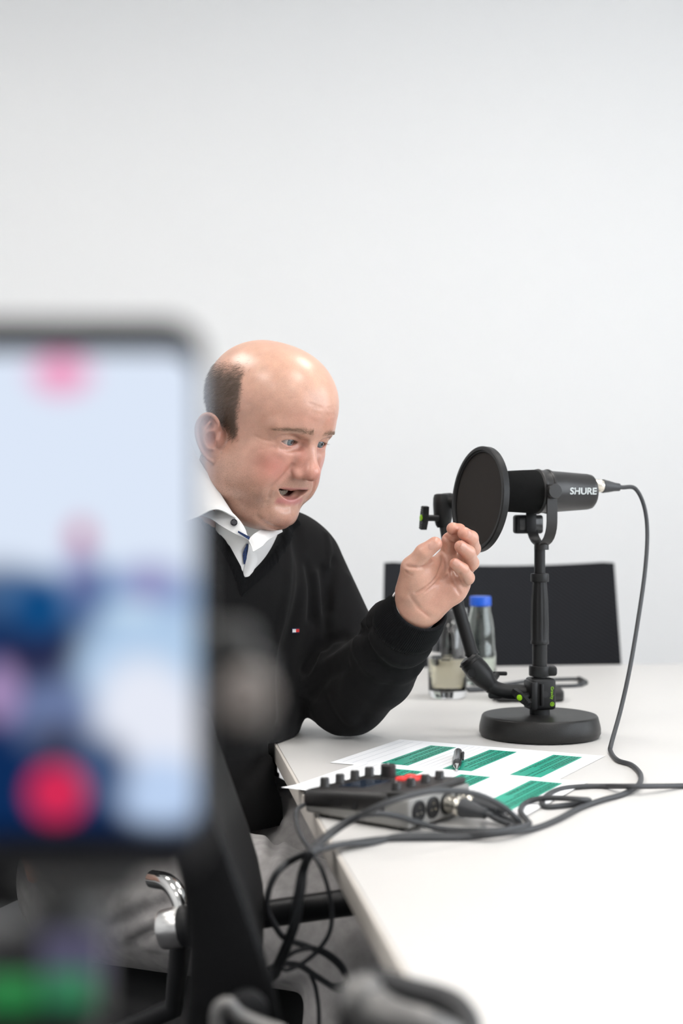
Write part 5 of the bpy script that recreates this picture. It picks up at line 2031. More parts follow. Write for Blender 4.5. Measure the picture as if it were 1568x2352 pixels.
h_ = CR
def build_table_cables():
    # two cables plugged into the recorder
    for i, (v, lb, tail) in enumerate((
            (0.067, 'black cable plugged into the recorder by its front silver plug', [tb(1115, 1868, 0.012), tb(1150, 1886, 0.005), tb(1178, 1898, h_), tb(1150, 1907, h_), tb(1080, 1908, h_), tb(1010, 1903, h_), tb(955, 1888, 0.010), tb(905, 1873, 0.022),
              tb(860, 1869, 0.026), tb(815, 1878, 0.022), tb(772, 1901, 0.015), tb(735, 1930, 0.010), tb(712, 1956, 0.006)]),
            (0.092, 'black cable plugged into the recorder by its rear silver plug', [tb(1120, 1858, 0.014), tb(1160, 1878, 0.006), tb(1190, 1890, h_), tb(1186, 1880, 0.012), tb(1150, 1850, 0.026), tb(1100, 1826, 0.042), tb(1040, 1816, 0.050), tb(975, 1819, 0.054),
              tb(905, 1838, 0.050), tb(850, 1862, 0.040), tb(795, 1892, 0.024), tb(748, 1926, 0.012), tb(718, 1958, 0.008)]))):
        p0 = rec(RW + 0.003, v, 0.0195)
        r = empty('recorder_cable', (p0.x, p0.y, TZ), lb, 'cable', 'recorder cables')
        d = (ru + Vector((0, 0, -0.10))).normalized()
        e0 = xlr_plug(r, p0, d, 1.05)
        P = [e0 - d * 0.004, e0 + d * 0.006] + tail
        if i == 0:
            P += [px(692, 2000, 1.345), px(680, 2060, 1.345), px(668, 2130, 1.35), px(645, 2190, 1.37), px(610, 2270, 1.42), px(580, 2380, 1.45), Vector((-0.11, 1.45, 0.10)), Vector((-0.06, 1.50, 0.006))]
        else:
            P += [px(700, 1985, 1.34), px(690, 2040, 1.34), px(684, 2110, 1.345), px(664, 2170, 1.36), px(635, 2240, 1.41), px(600, 2330, 1.46), Vector((-0.10, 1.48, 0.12)), Vector((-0.02, 1.54, 0.006))]
        cable_obj(r, P, 8)
    # cable that comes in from the right and doubles back on itself
    r = empty('table_cable', tb(1243, 1848), 'black cable entering from the right and doubling back in a loop', 'cable')
    P = [tb(1760, 1802, h_), tb(1640, 1804, h_), tb(1568, 1805, h_), tb(1490, 1806, 0.009), tb(1440, 1806, 0.010), tb(1390, 1806, h_), tb(1330, 1807, h_), tb(1285, 1813, h_), tb(1255, 1828, h_), tb(1244, 1845, h_), tb(1258, 1853, h_), tb(1310, 1848, h_), tb(1345, 1843, h_),
         tb(1352, 1838, 0.006), tb(1330, 1836, 0.010), tb(1280, 1833, 0.010), tb(1235, 1835, 0.007), tb(1205, 1846, h_), tb(1195, 1864, h_), tb(1208, 1882, h_), tb(1214, 1893, 0.006), tb(1185, 1902, 0.009), tb(1120, 1913, 0.009), tb(1050, 1919, h_), tb(985, 1919, h_), tb(910, 1922, h_), tb(850, 1936, h_), tb(790, 1939, 0.007), tb(740, 1950, 0.007), tb(716, 1962, 0.006)]
    P += [px(700, 1995, 1.335), px(694, 2050, 1.335), px(672, 2120, 1.34), px(650, 2180, 1.36), px(622, 2250, 1.40), px(590, 2330, 1.44), Vector((-0.13, 1.44, 0.10)), Vector((-0.02, 1.46, 0.006))]
    cable_obj(r, P, 8)
    # thin lead of the recorder, hanging over the edge in a wide loop
    r = empty('thin_lead', tb(690, 1850), 'thin black lead hanging over the table edge in wide loops', 'cable')
    P = [rec(-0.004, 0.03, 0.014), rec(-0.012, 0.028, 0.010), px(683, 1858, 1.47), px(680, 1885, 1.455), px(690, 1918, 1.43), px(714, 1955, 1.405), px(738, 1995, 1.39), px(755, 2050, 1.385), px(762, 2100, 1.385), px(755, 2145, 1.385), px(728, 2185, 1.385), px(690, 2215, 1.385), px(655, 2228, 1.385),
         px(648, 2210, 1.385), px(680, 2185, 1.385), px(735, 2180, 1.39), px(785, 2215, 1.40), px(795, 2250, 1.41), px(760, 2262, 1.41), px(715, 2235, 1.41), px(725, 2270, 1.415), px(732, 2330, 1.42), px(728, 2420, 1.43), px(715, 2560, 1.44), Vector((0.0, 1.46, 0.02))]
    cable_obj(r, P, 8, 0.0022)
build_table_cables()

# ------------------------------------------------------------------ papers and pen
m_paper = mat('white_paper', (0.84, 0.845, 0.86), 0.8, spec=0.15)
m_pgreen = mat('printed_green', (0.012, 0.345, 0.235), 0.40, spec=0.4, var=0.12, vscale=18)
m_pdark = mat('printed_dark_text', (0.006, 0.055, 0.035), 0.7)
m_pline = mat('printed_thin_line', (0.50, 0.53, 0.57), 0.8)
s_o = tb(918, 1699)
s_u = (tb(1395, 1738) - s_o).normalized()
s_v = Vector((s_u.y, -s_u.x, 0))
def build_sheet(o, h0, label, cols, lines, seed, curl=0.0):
    rn = random.Random(seed)
    def P(u, v, h=0.0):
        p = o + s_u * u + s_v * v
        lift = 0.0006 + curl * max(0, (v - 0.15) / 0.06) ** 2 * max(0, 1 - u / 0.25) * 0.5
        return Vector((p.x, p.y, TZ + h0 + lift + h))
    W_, H_ = 0.297, 0.210
    n, m_ = 24, 18
    vs = [P(W_ * i / n, H_ * j / m_) for i in range(n + 1) for j in range(m_ + 1)]
    vs += [v - Vector((0, 0, 0.00025)) for v in vs]
    N = (n + 1) * (m_ + 1)
    fs = []
    for i in range(n):
        for j in range(m_):
            a = i * (m_ + 1) + j
            q4 = [a, a + m_ + 1, a + m_ + 2, a + 1]
            fs += [q4[::-1], [x + N for x in q4]]
    sh = empty('paper_sheet', P(W_ / 2, H_ / 2), label, 'paper', 'printed sheets on the table')
    mesh('paper', vs, fs, m_paper, sh, smooth=True)
    def strip(g, u0, u1, v0, v1, h):
        k = 10
        a = len(g.v)
        for t in range(k + 1):
            v = v0 + (v1 - v0) * t / k
            g.v += [P(u0, v, h), P(u1, v, h)]
        for t in range(k):
            b = a + t * 2
            g.f.append([b, b + 2, b + 3, b + 1])
    for u0, u1, v0, v1 in cols:
        g = Geo()
        strip(g, u0, u1, v0, v1, 0.00015)
        bx = g.build('green_field', m_pgreen, sh, smooth=False)
        tx = Geo()
        for f in (0.12, 0.20, 0.40, 0.50, 0.68, 0.78, 0.87):
            uu = u0 + (u1 - u0) * f
            v = v0 + 0.006
            end = v1 - rn.choice((0.006, 0.03, 0.05, 0.07))
            while v < end:
                w = rn.uniform(0.004, 0.011)
                strip(tx, uu, uu + 0.0016, v, min(v + w, end), 0.0003)
                v += w + 0.0016
        to = tx.build('printed_text', m_pdark, bx, smooth=False)
        to['kind'] = 'stuff'
    for u in lines:
        g = Geo()
        strip(g, u, u + 0.0007, 0.012, 0.198, 0.00015)
        g.build('ruled_line', m_pline, sh, smooth=False)
build_sheet(s_o, 0.0, 'upper printed sheet with three green fields, beside the stand base', [(0.060, 0.098, 0.028, 0.192), (0.145, 0.184, 0.024, 0.192), (0.234, 0.274, 0.022, 0.192)],
            [0.012, 0.026, 0.040, 0.108, 0.117, 0.126, 0.135, 0.196, 0.206, 0.216, 0.226], 3)
LB2 = tb(645, 1818)
s_o2 = LB2 - s_v * 0.210
build_sheet(s_o2, 0.0012, 'lower printed sheet with green fields, partly under the audio recorder', [(0.060, 0.098, 0.028, 0.192), (0.145, 0.184, 0.024, 0.192), (0.234, 0.274, 0.022, 0.192)],
            [0.012, 0.026, 0.040, 0.108, 0.117, 0.126, 0.135, 0.196, 0.206, 0.216, 0.226], 5, curl=0.006)

def build_pen():
    a, b = tb(1048, 1768, 0.0055), tb(1052, 1727, 0.0062)
    r = empty('ballpoint_pen', tb(1050, 1748), 'dark metallic ballpoint pen lying on the upper sheet', 'pen')
    m_pen = mat('gunmetal', (0.16, 0.16, 0.17), 0.2, metal=1.0)
    M = frame(a, b - a)
    L = (b - a).length
    Geo().lathe([(0.0010, 0.0), (0.0018, 0.006), (0.0035, 0.016), (0.0042, 0.022)], 24, M=M).build('tip', m_chrome, r)
    Geo().lathe([(0.0042, 0.022), (0.0052, 0.034), (0.0054, 0.045), (0.0048, 0.046)], 24, M=M).build('grip', m_blk, r)
    Geo().lathe([(0.0054, 0.046), (0.0056, 0.05), (0.0056, L - 0.004), (0.0050, L), (0.0, L)], 24, M=M).build('barrel', m_pen, r)
    sd = (b - a).normalized().cross(Vector((0, 0, 1)))
    Geo().tube([a.lerp(b, 0.50) + sd * 0.0070 + Vector((0, 0, 0.001)), a.lerp(b, 0.92) + sd * 0.0066 + Vector((0, 0, 0.001))], [0.0012, 0.0016], 8).build('clip', m_blk, r)
build_pen()

# ------------------------------------------------------------------ glass, bottle, pouch, strap
m_glass = mat('clear_glass', (1, 1, 1), 0.0, trans=1.0, ior=1.48)
m_bottle_glass = mat('bottle_glass', (0.93, 0.99, 0.93), 0.02, trans=1.0, ior=1.48)
m_juice = mat('pale_yellow_juice', (1.0, 0.96, 0.74), 0.0, trans=1.0, ior=1.34)
m_blue = mat('blue_cap', (0.006, 0.085, 0.52), 0.38)
m_label_w = mat('label_white', (0.80, 0.84, 0.80), 0.6)
m_label_o = mat('label_orange', (0.85, 0.30, 0.02), 0.6)
m_label_g = mat('label_green', (0.30, 0.55, 0.25), 0.6)
m_label_b = mat('label_blue', (0.45, 0.62, 0.80), 0.6)
def arc_label(name, c, rad, z0, z1, a0, a1, m, parent, n=16):
    vs, fs = [], []
    for i in range(n + 1):
        a = math.radians(a0 + (a1 - a0) * i / n)
        for rr in (rad, rad + 0.0003):
            for z in (z0, z1):
                vs.append((c.x + rr * math.cos(a), c.y + rr * math.sin(a), z))
    for i in range(n):
        o, p = i * 4, (i + 1) * 4
        fs += [[o + 2, p + 2, p + 3, o + 3], [o, o + 1, p + 1, p], [o + 1, o + 3, p + 3, p + 1], [o, p, p + 2, o + 2]]
    fs += [[0, 2, 3, 1], [n * 4, n * 4 + 1, n * 4 + 3, n * 4 + 2]]
    return mesh(name, vs, fs, m, parent, sharp=40)
def build_glass():
    c = tb(1027, 1602)
    k = c.y / FP
    r = empty('drinking_glass', c, 'clear tumbler half full of pale yellow juice, behind the forearm', 'glass')
    M = Matrix.Translation((c.x, c.y, TZ))
    R_ = 44 * k
    H = (1602 - 1397) * k
    Geo().lathe([(0.0, 0.0008), (R_ - 0.004, 0.0006), (R_ - 0.0008, 0.004), (R_, 0.012), (R_ + 0.0012, H * 0.6), (R_ + 0.002, H - 0.0006), (R_ + 0.0012, H), (R_ + 0.0002, H - 0.0006), (R_ - 0.0010, H * 0.6), (R_ - 0.0022, 0.018), (R_ - 0.006, 0.013), (0.0, 0.0125)], 64, M=M, cap=False).build('tumbler', m_glass, r)
    hl = (1602 - 1511) * k
    Geo().lathe([(0.0, 0.0128), (R_ - 0.0062, 0.0133), (R_ - 0.0024, 0.0182), (R_ - 0.0016, hl * 0.7), (R_ - 0.0014, hl), (0.0, hl)], 64, M=M, cap=False).build('juice', m_juice, r)
build_glass()
def build_bottle():
    c = tb(1103, 1572)
    k = c.y / FP
    r = empty('juice_bottle', c, 'small glass juice bottle with blue screw cap behind the tumbler', 'bottle')
    M = Matrix.Translation((c.x, c.y, TZ))
    def z(y):
        return (1572 - y) * k
    prof = [(0.0, 0.003), (0.026, 0.0005), (0.0285, 0.003), (0.0292, 0.008), (0.0292, z(1500)), (0.0268, z(1485)), (0.0262, z(1465)), (0.0250, z(1440)), (0.0215, z(1415)), (0.0188, z(1402)), (0.0182, z(1393)), (0.0182, z(1374)),
            (0.0160, z(1374)), (0.0160, z(1393)), (0.0166, z(1402)), (0.0193, z(1415)), (0.0228, z(1440)), (0.0240, z(1465)), (0.0246, z(1485)), (0.0270, z(1500)), (0.0270, 0.010), (0.024, 0.006), (0.0, 0.006)]
    Geo().lathe(prof, 56, M=M, cap=False).build('bottle_body', m_bottle_glass, r)
    cp = Geo().lathe([(0.0186, z(1391)), (0.0200, z(1391)), (0.0200, z(1373)), (0.0190, z(1369.5)), (0.0, z(1369))], 48, M=M, cap=False).build('screw_cap', m_blue, r)
    lb = arc_label('label', c, 0.0294, z(1558), z(1500), 150, 385, m_label_w, r, 28)
    arc_label('leaf_print', c, 0.0298, z(1513), z(1503), 235, 262, m_label_g, lb, 8)
    arc_label('orange_print', c, 0.0298, z(1520), z(1505), 355, 380, m_label_o, lb, 8)
    nl = arc_label('neck_label', c, 0.0236, z(1432), z(1404), 225, 285, m_label_w, r, 10)
    arc_label('fruit_print', c, 0.0240, z(1426), z(1408), 238, 268, m_label_o, nl, 8)
build_bottle()
def build_water_bottle():
    # second bottle with a pale blue label, seen through the tumbler
    c = tb(1040, 1556)
    k = c.y / FP
    r = empty('water_bottle', c, 'clear bottle with pale blue label, seen through the tumbler', 'bottle')
    M = Matrix.Translation((c.x, c.y, TZ))
    R_ = 0.030
    H = (1556 - 1420) * k
    Geo().lathe([(0.0, 0.003), (R_ - 0.003, 0.0005), (R_, 0.004), (R_, H * 0.72), (R_ * 0.8, H * 0.86), (0.0135, H * 0.95), (0.0135, H), (0.0118, H), (0.0118, H * 0.95), (R_ * 0.8 - 0.002, H * 0.86), (R_ - 0.002, H * 0.72), (R_ - 0.002, 0.006), (0.0, 0.006)], 48, M=M, cap=False).build('bottle_body', m_glass, r)
    lb = arc_label('label', c, R_ + 0.0002, H * 0.30, H * 0.70, 190, 350, m_label_b, r, 22)
build_water_bottle()
def build_pouch():
    c = tb(1208, 1606)
    r = empty('black_pouch', c, 'flat black zip pouch lying behind the stand base', 'pouch')
    k = c.y / FP
    F = Field()
    M = Matrix.Rotation(0.05, 4, 'Z')
    Rm = np.array([[math.cos(0.05), math.sin(0.05), 0], [-math.sin(0.05), math.cos(0.05), 0], [0, 0, 1.0]])
    fr = F.add_frame((c.x, c.y, TZ), Rm, 1.0)
    def rb(q):
        d = np.abs(q - np.array([0, 0, 0.0105], q.dtype)) - np.array([78 * k - 0.006, 0.036, 0.0045], q.dtype)
        return np.sqrt((np.maximum(d, 0) ** 2).sum(1)) + np.minimum(d.max(1), 0) - 0.006
    F.op('u', rb, (0, 0, 0.01), 0.12, 0, fr)
    Gr(F, [(-0.05, -0.03, 0.02), (0.0, -0.01, 0.021), (0.05, -0.02, 0.021)], 0.008, 0.003, fr)
    Gr(F, [(-0.05, -0.043, 0.010), (0.05, -0.043, 0.010)], 0.003, -0.002, fr)
    V_, Q_ = F.net((c.x - 0.1, c.y - 0.07, TZ - 0.01), (c.x + 0.1, c.y + 0.07, TZ + 0.04), 0.0024)
    quad_obj('pouch_body', relax(V_, Q_, 2), Q_, mat('black_nylon', (0.022, 0.021, 0.021), 0.6, bump=0.4, bscale=900), r)
    Geo().tube([px(1132, 1607, c.y - 0.05), px(1150, 1606, c.y - 0.052), px(1280, 1607, c.y - 0.05)], 0.0016, 8).build('zip', m_blk, r)
build_pouch()
def build_strap():
    r = empty('wrist_strap', tb(1230, 1568), 'black cord strap lying in a flat loop behind the stand', 'strap')
    h = 0.0035
    P = [tb(1062, 1583, h), tb(1110, 1580, h), tb(1160, 1572, h), tb(1225, 1563, h), tb(1290, 1560, h), tb(1330, 1560, h), tb(1343, 1567, h), tb(1325, 1574, h), tb(1260, 1576, h), tb(1190, 1578, h), tb(1130, 1583, h), tb(1075, 1586, h)]
    Geo().tube(spline(P, 6), 0.0034, 8).build('cord', m_rubber, r)
    Geo().tube([tb(1329, 1559, h), tb(1344, 1567, h), tb(1330, 1573, h)], 0.0052, 8).build('cord_end', m_blk_soft, r)
build_strap()
# ------------------------------------------------------------------ chair on the far side of the table
def weave_material():
    m = bpy.data.materials.new('dark_woven_mesh')
    m.use_nodes = True
    nt = m.node_tree
    b = nt.nodes['Principled BSDF']
    tc = nt.nodes.new('ShaderNodeTexCoord')
    w = nt.nodes.new('ShaderNodeTexWave')
    w.wave_type = 'BANDS'
    w.bands_direction = 'DIAGONAL'
    w.inputs['Scale'].default_value = 62
    w.inputs['Distortion'].default_value = 0.4
    nt.links.new(tc.outputs['Object'], w.inputs['Vector'])
    cr = nt.nodes.new('ShaderNodeValToRGB')
    cr.color_ramp.elements[0].color = (0.0075, 0.0078, 0.0095, 1)
    cr.color_ramp.elements[1].color = (0.020, 0.021, 0.025, 1)
    nt.links.new(w.outputs['Fac'], cr.inputs['Fac'])
    nt.links.new(cr.outputs['Color'], b.inputs['Base Color'])
    bp = nt.nodes.new('ShaderNodeBump')
    bp.inputs['Strength'].default_value = 0.5
    bp.inputs['Distance'].default_value = 0.001
    nt.links.new(w.outputs['Fac'], bp.inputs['Height'])
    nt.links.new(bp.outputs['Normal'], b.inputs['Normal'])
    b.inputs['Roughness'].default_value = 0.8
    b.inputs['Specular IOR Level'].default_value = 0.2
    return m
m_weave = weave_material()
def far_chair():
    d = 3.20
    c = px(1152, 1500, d)
    r, M = office_chair((c.x, 3.50 - 0.05), (0.06, -1), 0.47, 'empty black chair with woven back behind the far table edge', root_name='meeting_chair')
    # back: wide panel, ends a little higher than the middle
    vs, fs = [], []
    nu, nv = 24, 14
    k = d / FP
    for s in (0, 1):
        for i in range(nu + 1):
            u = i / nu * 2 - 1
            for j in range(nv + 1):
                v = j / nv
                xx = 1149 + u * (266 + (1 - v) * 12) + (1 - v) * 3
                top = 1291 + 12 * (1 - u * u)
                bot = 1640
                yy = bot + (top - bot) * v
                if abs(u) > 0.94:
                    yy += (abs(u) - 0.94) / 0.06 * 3 * (v ** 8)
                dd = d + 0.05 * (1 - u * u) + 0.05 * (v - 0.5) + s * 0.02
                p = px(xx, yy, d)
                vs.append((p.x, dd, p.z))
    n = (nu + 1) * (nv + 1)
    def I(i, j):
        return i * (nv + 1) + j
    for i in range(nu):
        for j in range(nv):
            fs.append([I(i, j), I(i + 1, j), I(i + 1, j + 1), I(i, j + 1)])
            fs.append([n + I(i, j), n + I(i, j + 1), n + I(i + 1, j + 1), n + I(i + 1, j)])
    bd = [I(i, 0) for i in range(nu + 1)] + [I(nu, j) for j in range(1, nv + 1)] + [I(i, nv) for i in range(nu - 1, -1, -1)] + [I(0, j) for j in range(nv - 1, 0, -1)]
    for a, b in zip(bd, bd[1:] + bd[:1]):
        fs.append([b, a, n + a, n + b])
    mesh('backrest', vs, fs, m_weave, r, sharp=60)
    Geo().tube([px(1152, 1640, d + 0.07), px(1152, 1700, d + 0.10), M @ Vector((0, -0.2, 0.40))], 0.016, 12).build('back_support', m_blk, r)
far_chair()

# ------------------------------------------------------------------ empty chair between the camera and the man
def near_chair():
    # it stands parallel to the table edge, its back edge-on to the camera
    D = 1.08
    fwd = Vector((q.x, q.y, 0))
    Sc = px(700, 2352, 1.15) + fwd * 0.10
    r, M = office_chair((Sc.x, Sc.y + 0.05), (fwd.x, fwd.y), 0.47, 'empty black chair standing edge-on between the camera and the man', root_name='meeting_chair')
    # tapering black shell of the back, seen from its side
    R_edge = [(478, 1790), (500, 1880), (535, 1980), (570, 2080), (605, 2180), (632, 2270), (648, 2352), (655, 2440), (640, 2520)]
    L_edge = [(365, 1790), (385, 1880), (405, 1980), (422, 2080), (432, 2180), (430, 2270), (422, 2352), (430, 2440), (470, 2520)]
    bm = bmesh.new()
    along = Vector((-0.09, 1.0, 0)).normalized()
    rows = []
    nd = 10
    for (rx, ry), (lx, ly) in zip(R_edge, L_edge):
        a, b = px(lx, ly, D), px(rx, ry, D)
        row = []
        ring = []
        for t in range(nd + 1):
            f = t / nd
            off = along * (0.42 * f)
            # the shell thins and curves back towards its middle
            bow = -0.004 * math.sin(math.pi * f)
            ring.append((a + off + fwd * (-bow), b + off + fwd * (-bow - 0.012 * math.sin(math.pi * f))))
        rows.append(ring)
    V = {}
    for i, ring in enumerate(rows):
        for t, (a, b) in enumerate(ring):
            V[(i, t, 0)] = bm.verts.new(a)
            V[(i, t, 1)] = bm.verts.new(b)
    n = len(rows)
    for i in range(n - 1):
        for t in range(nd):
            for s in (0, 1):
                bm.faces.new([V[(i, t, s)], V[(i + 1, t, s)], V[(i + 1, t + 1, s)], V[(i, t + 1, s)]])
        for t in (0, nd):
            bm.faces.new([V[(i, t, 0)], V[(i, t, 1)], V[(i + 1, t, 1)], V[(i + 1, t, 0)]])
    for t in range(nd):
        for i in (0, n - 1):
            bm.faces.new([V[(i, t, 0)], V[(i, t + 1, 0)], V[(i, t + 1, 1)], V[(i, t, 1)]])
    bmesh.ops.recalc_face_normals(bm, faces=bm.faces)
    ed = [e_ for e_ in bm.edges if len(e_.link_faces) == 2 and e_.calc_face_angle(0) > 0.8]
    bmesh.ops.bevel(bm, geom=ed, offset=0.010, segments=3, profile=0.5, affect='EDGES')
    from_bm('backrest', bm, mat('black_shell', (0.006, 0.006, 0.0065), 0.55, spec=0.12, bump=0.15, bscale=1200), r, sharp=30)
    # silver release lever low on the shell
    m_satin = mat('satin_grey_metal', (0.17, 0.165, 0.16), 0.42, metal=0.6)
    P = [px(512, 2420, 1.02), px(499, 2360, 1.02), px(503, 2318, 1.02), px(524, 2306, 1.02), px(546, 2330, 1.02), px(590, 2352, 1.02), px(650, 2372, 1.02)]
    Geo().tube(spline(P, 6), 0.0055, 14).build('release_lever', m_satin, r)
    Geo().lathe([(0.016, -0.006), (0.016, 0.004), (0.013, 0.006), (0.0, 0.006)], 32, M=frame(px(566, 2325, 1.055), (0.1, -1, 0.1))).build('pivot_cap', m_blk, r)
    # near armrest: a black loop held by a satin grey bracket
    d2 = 0.84
    m_pad = mat('dark_grey_pad', (0.022, 0.022, 0.023), 0.5)
    P = [px(835, 2262, d2 + 0.03), px(868, 2256, d2 + 0.03), px(935, 2276, d2 + 0.025), px(1010, 2296, d2 + 0.02), px(1050, 2318, d2 + 0.01), px(1072, 2356, d2), px(1066, 2402, d2 - 0.01), px(1020, 2412, d2 - 0.02), px(930, 2392, d2 - 0.02), px(860, 2372, d2 - 0.01), px(826, 2330, d2)]
    Geo().tube(spline(P, 6, closed=True), 0.0085, 14, closed=True).build('armrest', m_pad, r)
    # dark cushion inside the loop
    bm = bmesh.new()
    ring = spline([v.lerp(Vector((0.045, 0.845, 0.765)), 0.10) for v in [Vector(p) for p in P]], 4, closed=True)
    top = [bm.verts.new(v - Vector((0, 0, 0.010))) for v in ring]
    bot = [bm.verts.new(v - Vector((0, 0, 0.024))) for v in ring]
    bm.faces.new(top)
    bm.faces.new(bot[::-1])
    for i in range(len(top)):
        j = (i + 1) % len(top)
        bm.faces.new([top[i], bot[i], bot[j], top[j]])
    from_bm('arm_pad', bm, m_blk_soft, r)
    P = [px(808, 2262, d2 - 0.012), px(822, 2282, d2 - 0.016), px(850, 2312, d2 - 0.02), px(905, 2336, d2 - 0.03), px(985, 2352, d2 - 0.035), px(1050, 2378, d2 - 0.03)]
    Geo().tube(spline(P, 6), list(np.interp(np.arange(31), [0, 8, 16, 30], [0.010, 0.015, 0.011, 0.006])), 16).build('arm_bracket', m_satin, r)
    Geo().tube([px(815, 2290, d2), px(815, 2440, d2 + 0.02), Vector((0.005, 1.00, 0.43))], [0.010, 0.010, 0.012], 12).build('arm_post', m_blk, r)
near_chair()

# ------------------------------------------------------------------ the filming phone
PD = 0.414
def screen_material(w, h):
    """live picture of a camera app: soft patches of colour in the screen's own coordinates"""
    m = bpy.data.materials.new('phone_screen')
    m.use_nodes = True
    nt = m.node_tree
    for n in list(nt.nodes):
        nt.nodes.remove(n)
    out = nt.nodes.new('ShaderNodeOutputMaterial')
    em = nt.nodes.new('ShaderNodeEmission')
    uv = nt.nodes.new('ShaderNodeUVMap')
    sep = nt.nodes.new('ShaderNodeSeparateXYZ')
    nt.links.new(uv.outputs['UV'], sep.inputs[0])
    def srgb(c):
        return tuple(((x / 255 + 0.055) / 1.055) ** 2.4 if x > 10 else x / 255 / 12.92 for x in c)
    cur = None
    base = nt.nodes.new('ShaderNodeRGB')
    base.outputs[0].default_value = (*srgb((222, 233, 250)), 1)
    cur = base.outputs[0]
    def blob(cx, cy, rx, ry, col, soft=0.5, ang=0.0, amt=1.0):
        nonlocal cur
        mp = nt.nodes.new('ShaderNodeMapping')
        mp.vector_type = 'TEXTURE'
        mp.inputs['Location'].default_value = (cx, cy, 0)
        mp.inputs['Rotation'].default_value = (0, 0, ang)
        mp.inputs['Scale'].default_value = (rx, ry, 1)
        nt.links.new(uv.outputs['UV'], mp.inputs['Vector'])
        ln = nt.nodes.new('ShaderNodeVectorMath')
        ln.operation = 'LENGTH'
        nt.links.new(mp.outputs['Vector'], ln.inputs[0])
        mr = nt.nodes.new('ShaderNodeMapRange')
        mr.interpolation_type = 'SMOOTHSTEP'
        mr.inputs['From Min'].default_value = 1 + soft / 2
        mr.inputs['From Max'].default_value = 1 - soft / 2
        mr.inputs['To Min'].default_value = 0
        mr.inputs['To Max'].default_value = amt
        nt.links.new(ln.outputs['Value'], mr.inputs['Value'])
        mx = nt.nodes.new('ShaderNodeMix')
        mx.data_type = 'RGBA'
        nt.links.new(mr.outputs['Result'], mx.inputs['Factor'])
        nt.links.new(cur, mx.inputs['A'])
        mx.inputs['B'].default_value = (*srgb(col), 1)
        cur = mx.outputs['Result']
    # coordinates: millimetres of the photograph's pixels, y downwards
    blob(140, 1760, 420, 360, (14, 44, 88), 0.5)
    blob(40, 1460, 190, 150, (12, 52, 100), 0.5, 0.5)
    blob(150, 1500, 150, 120, (38, 40, 72), 0.8)
    blob(260, 1370, 240, 60, (120, 160, 205), 1.2)
    blob(330, 1560, 160, 170, (178, 206, 236), 0.5)
    blob(345, 1680, 130, 170, (232, 236, 248), 0.6, -0.25)
    blob(370, 1820, 100, 80, (190, 212, 244), 0.7)
    blob(120, 1640, 90, 80, (108, 124, 165), 1.0)
    blob(230, 1770, 70, 80, (62, 86, 125), 0.9)
    blob(130, 1700, 60, 40, (62, 66, 88), 1.0)
    blob(200, 1350, 40, 70, (75, 90, 140), 1.0)
    blob(90, 1395, 70, 70, (16, 74, 128), 0.8)
    blob(345, 1340, 60, 45, (150, 148, 196), 1.2)
    blob(300, 1400, 60, 20, (200, 222, 240), 1.2)
    blob(185, 1232, 26, 34, (205, 110, 140), 1.1)
    blob(180, 1300, 34, 50, (150, 150, 195), 1.2, 0, 0.7)
    blob(0, 1590, 45, 70, (165, 140, 185), 0.7)
    blob(140, 860, 66, 46, (242, 160, 198), 0.9)
    blob(130, 1822, 66, 66, (214, 44, 86), 0.3)
    blob(200, 1935, 420, 40, (8, 14, 34), 1.2)
    nt.links.new(cur, em.inputs['Color'])
    em.inputs['Strength'].default_value = 0.86
    nt.links.new(em.outputs['Emission'], out.inputs['Surface'])
    return m
def rounded_rect(x0, x1, y0, y1, rad, n=8):
    P = []
    for cx, cy, a0 in ((x1 - rad, y0 + rad, -90), (x1 - rad, y1 - rad, 0), (x0 + rad, y1 - rad, 90), (x0 + rad, y0 + rad, 180)):
        for i in range(n + 1):
            a = math.radians(a0 + 90 * i / n)
            P.append((cx + rad * math.cos(a), cy + rad * math.sin(a)))
    return P
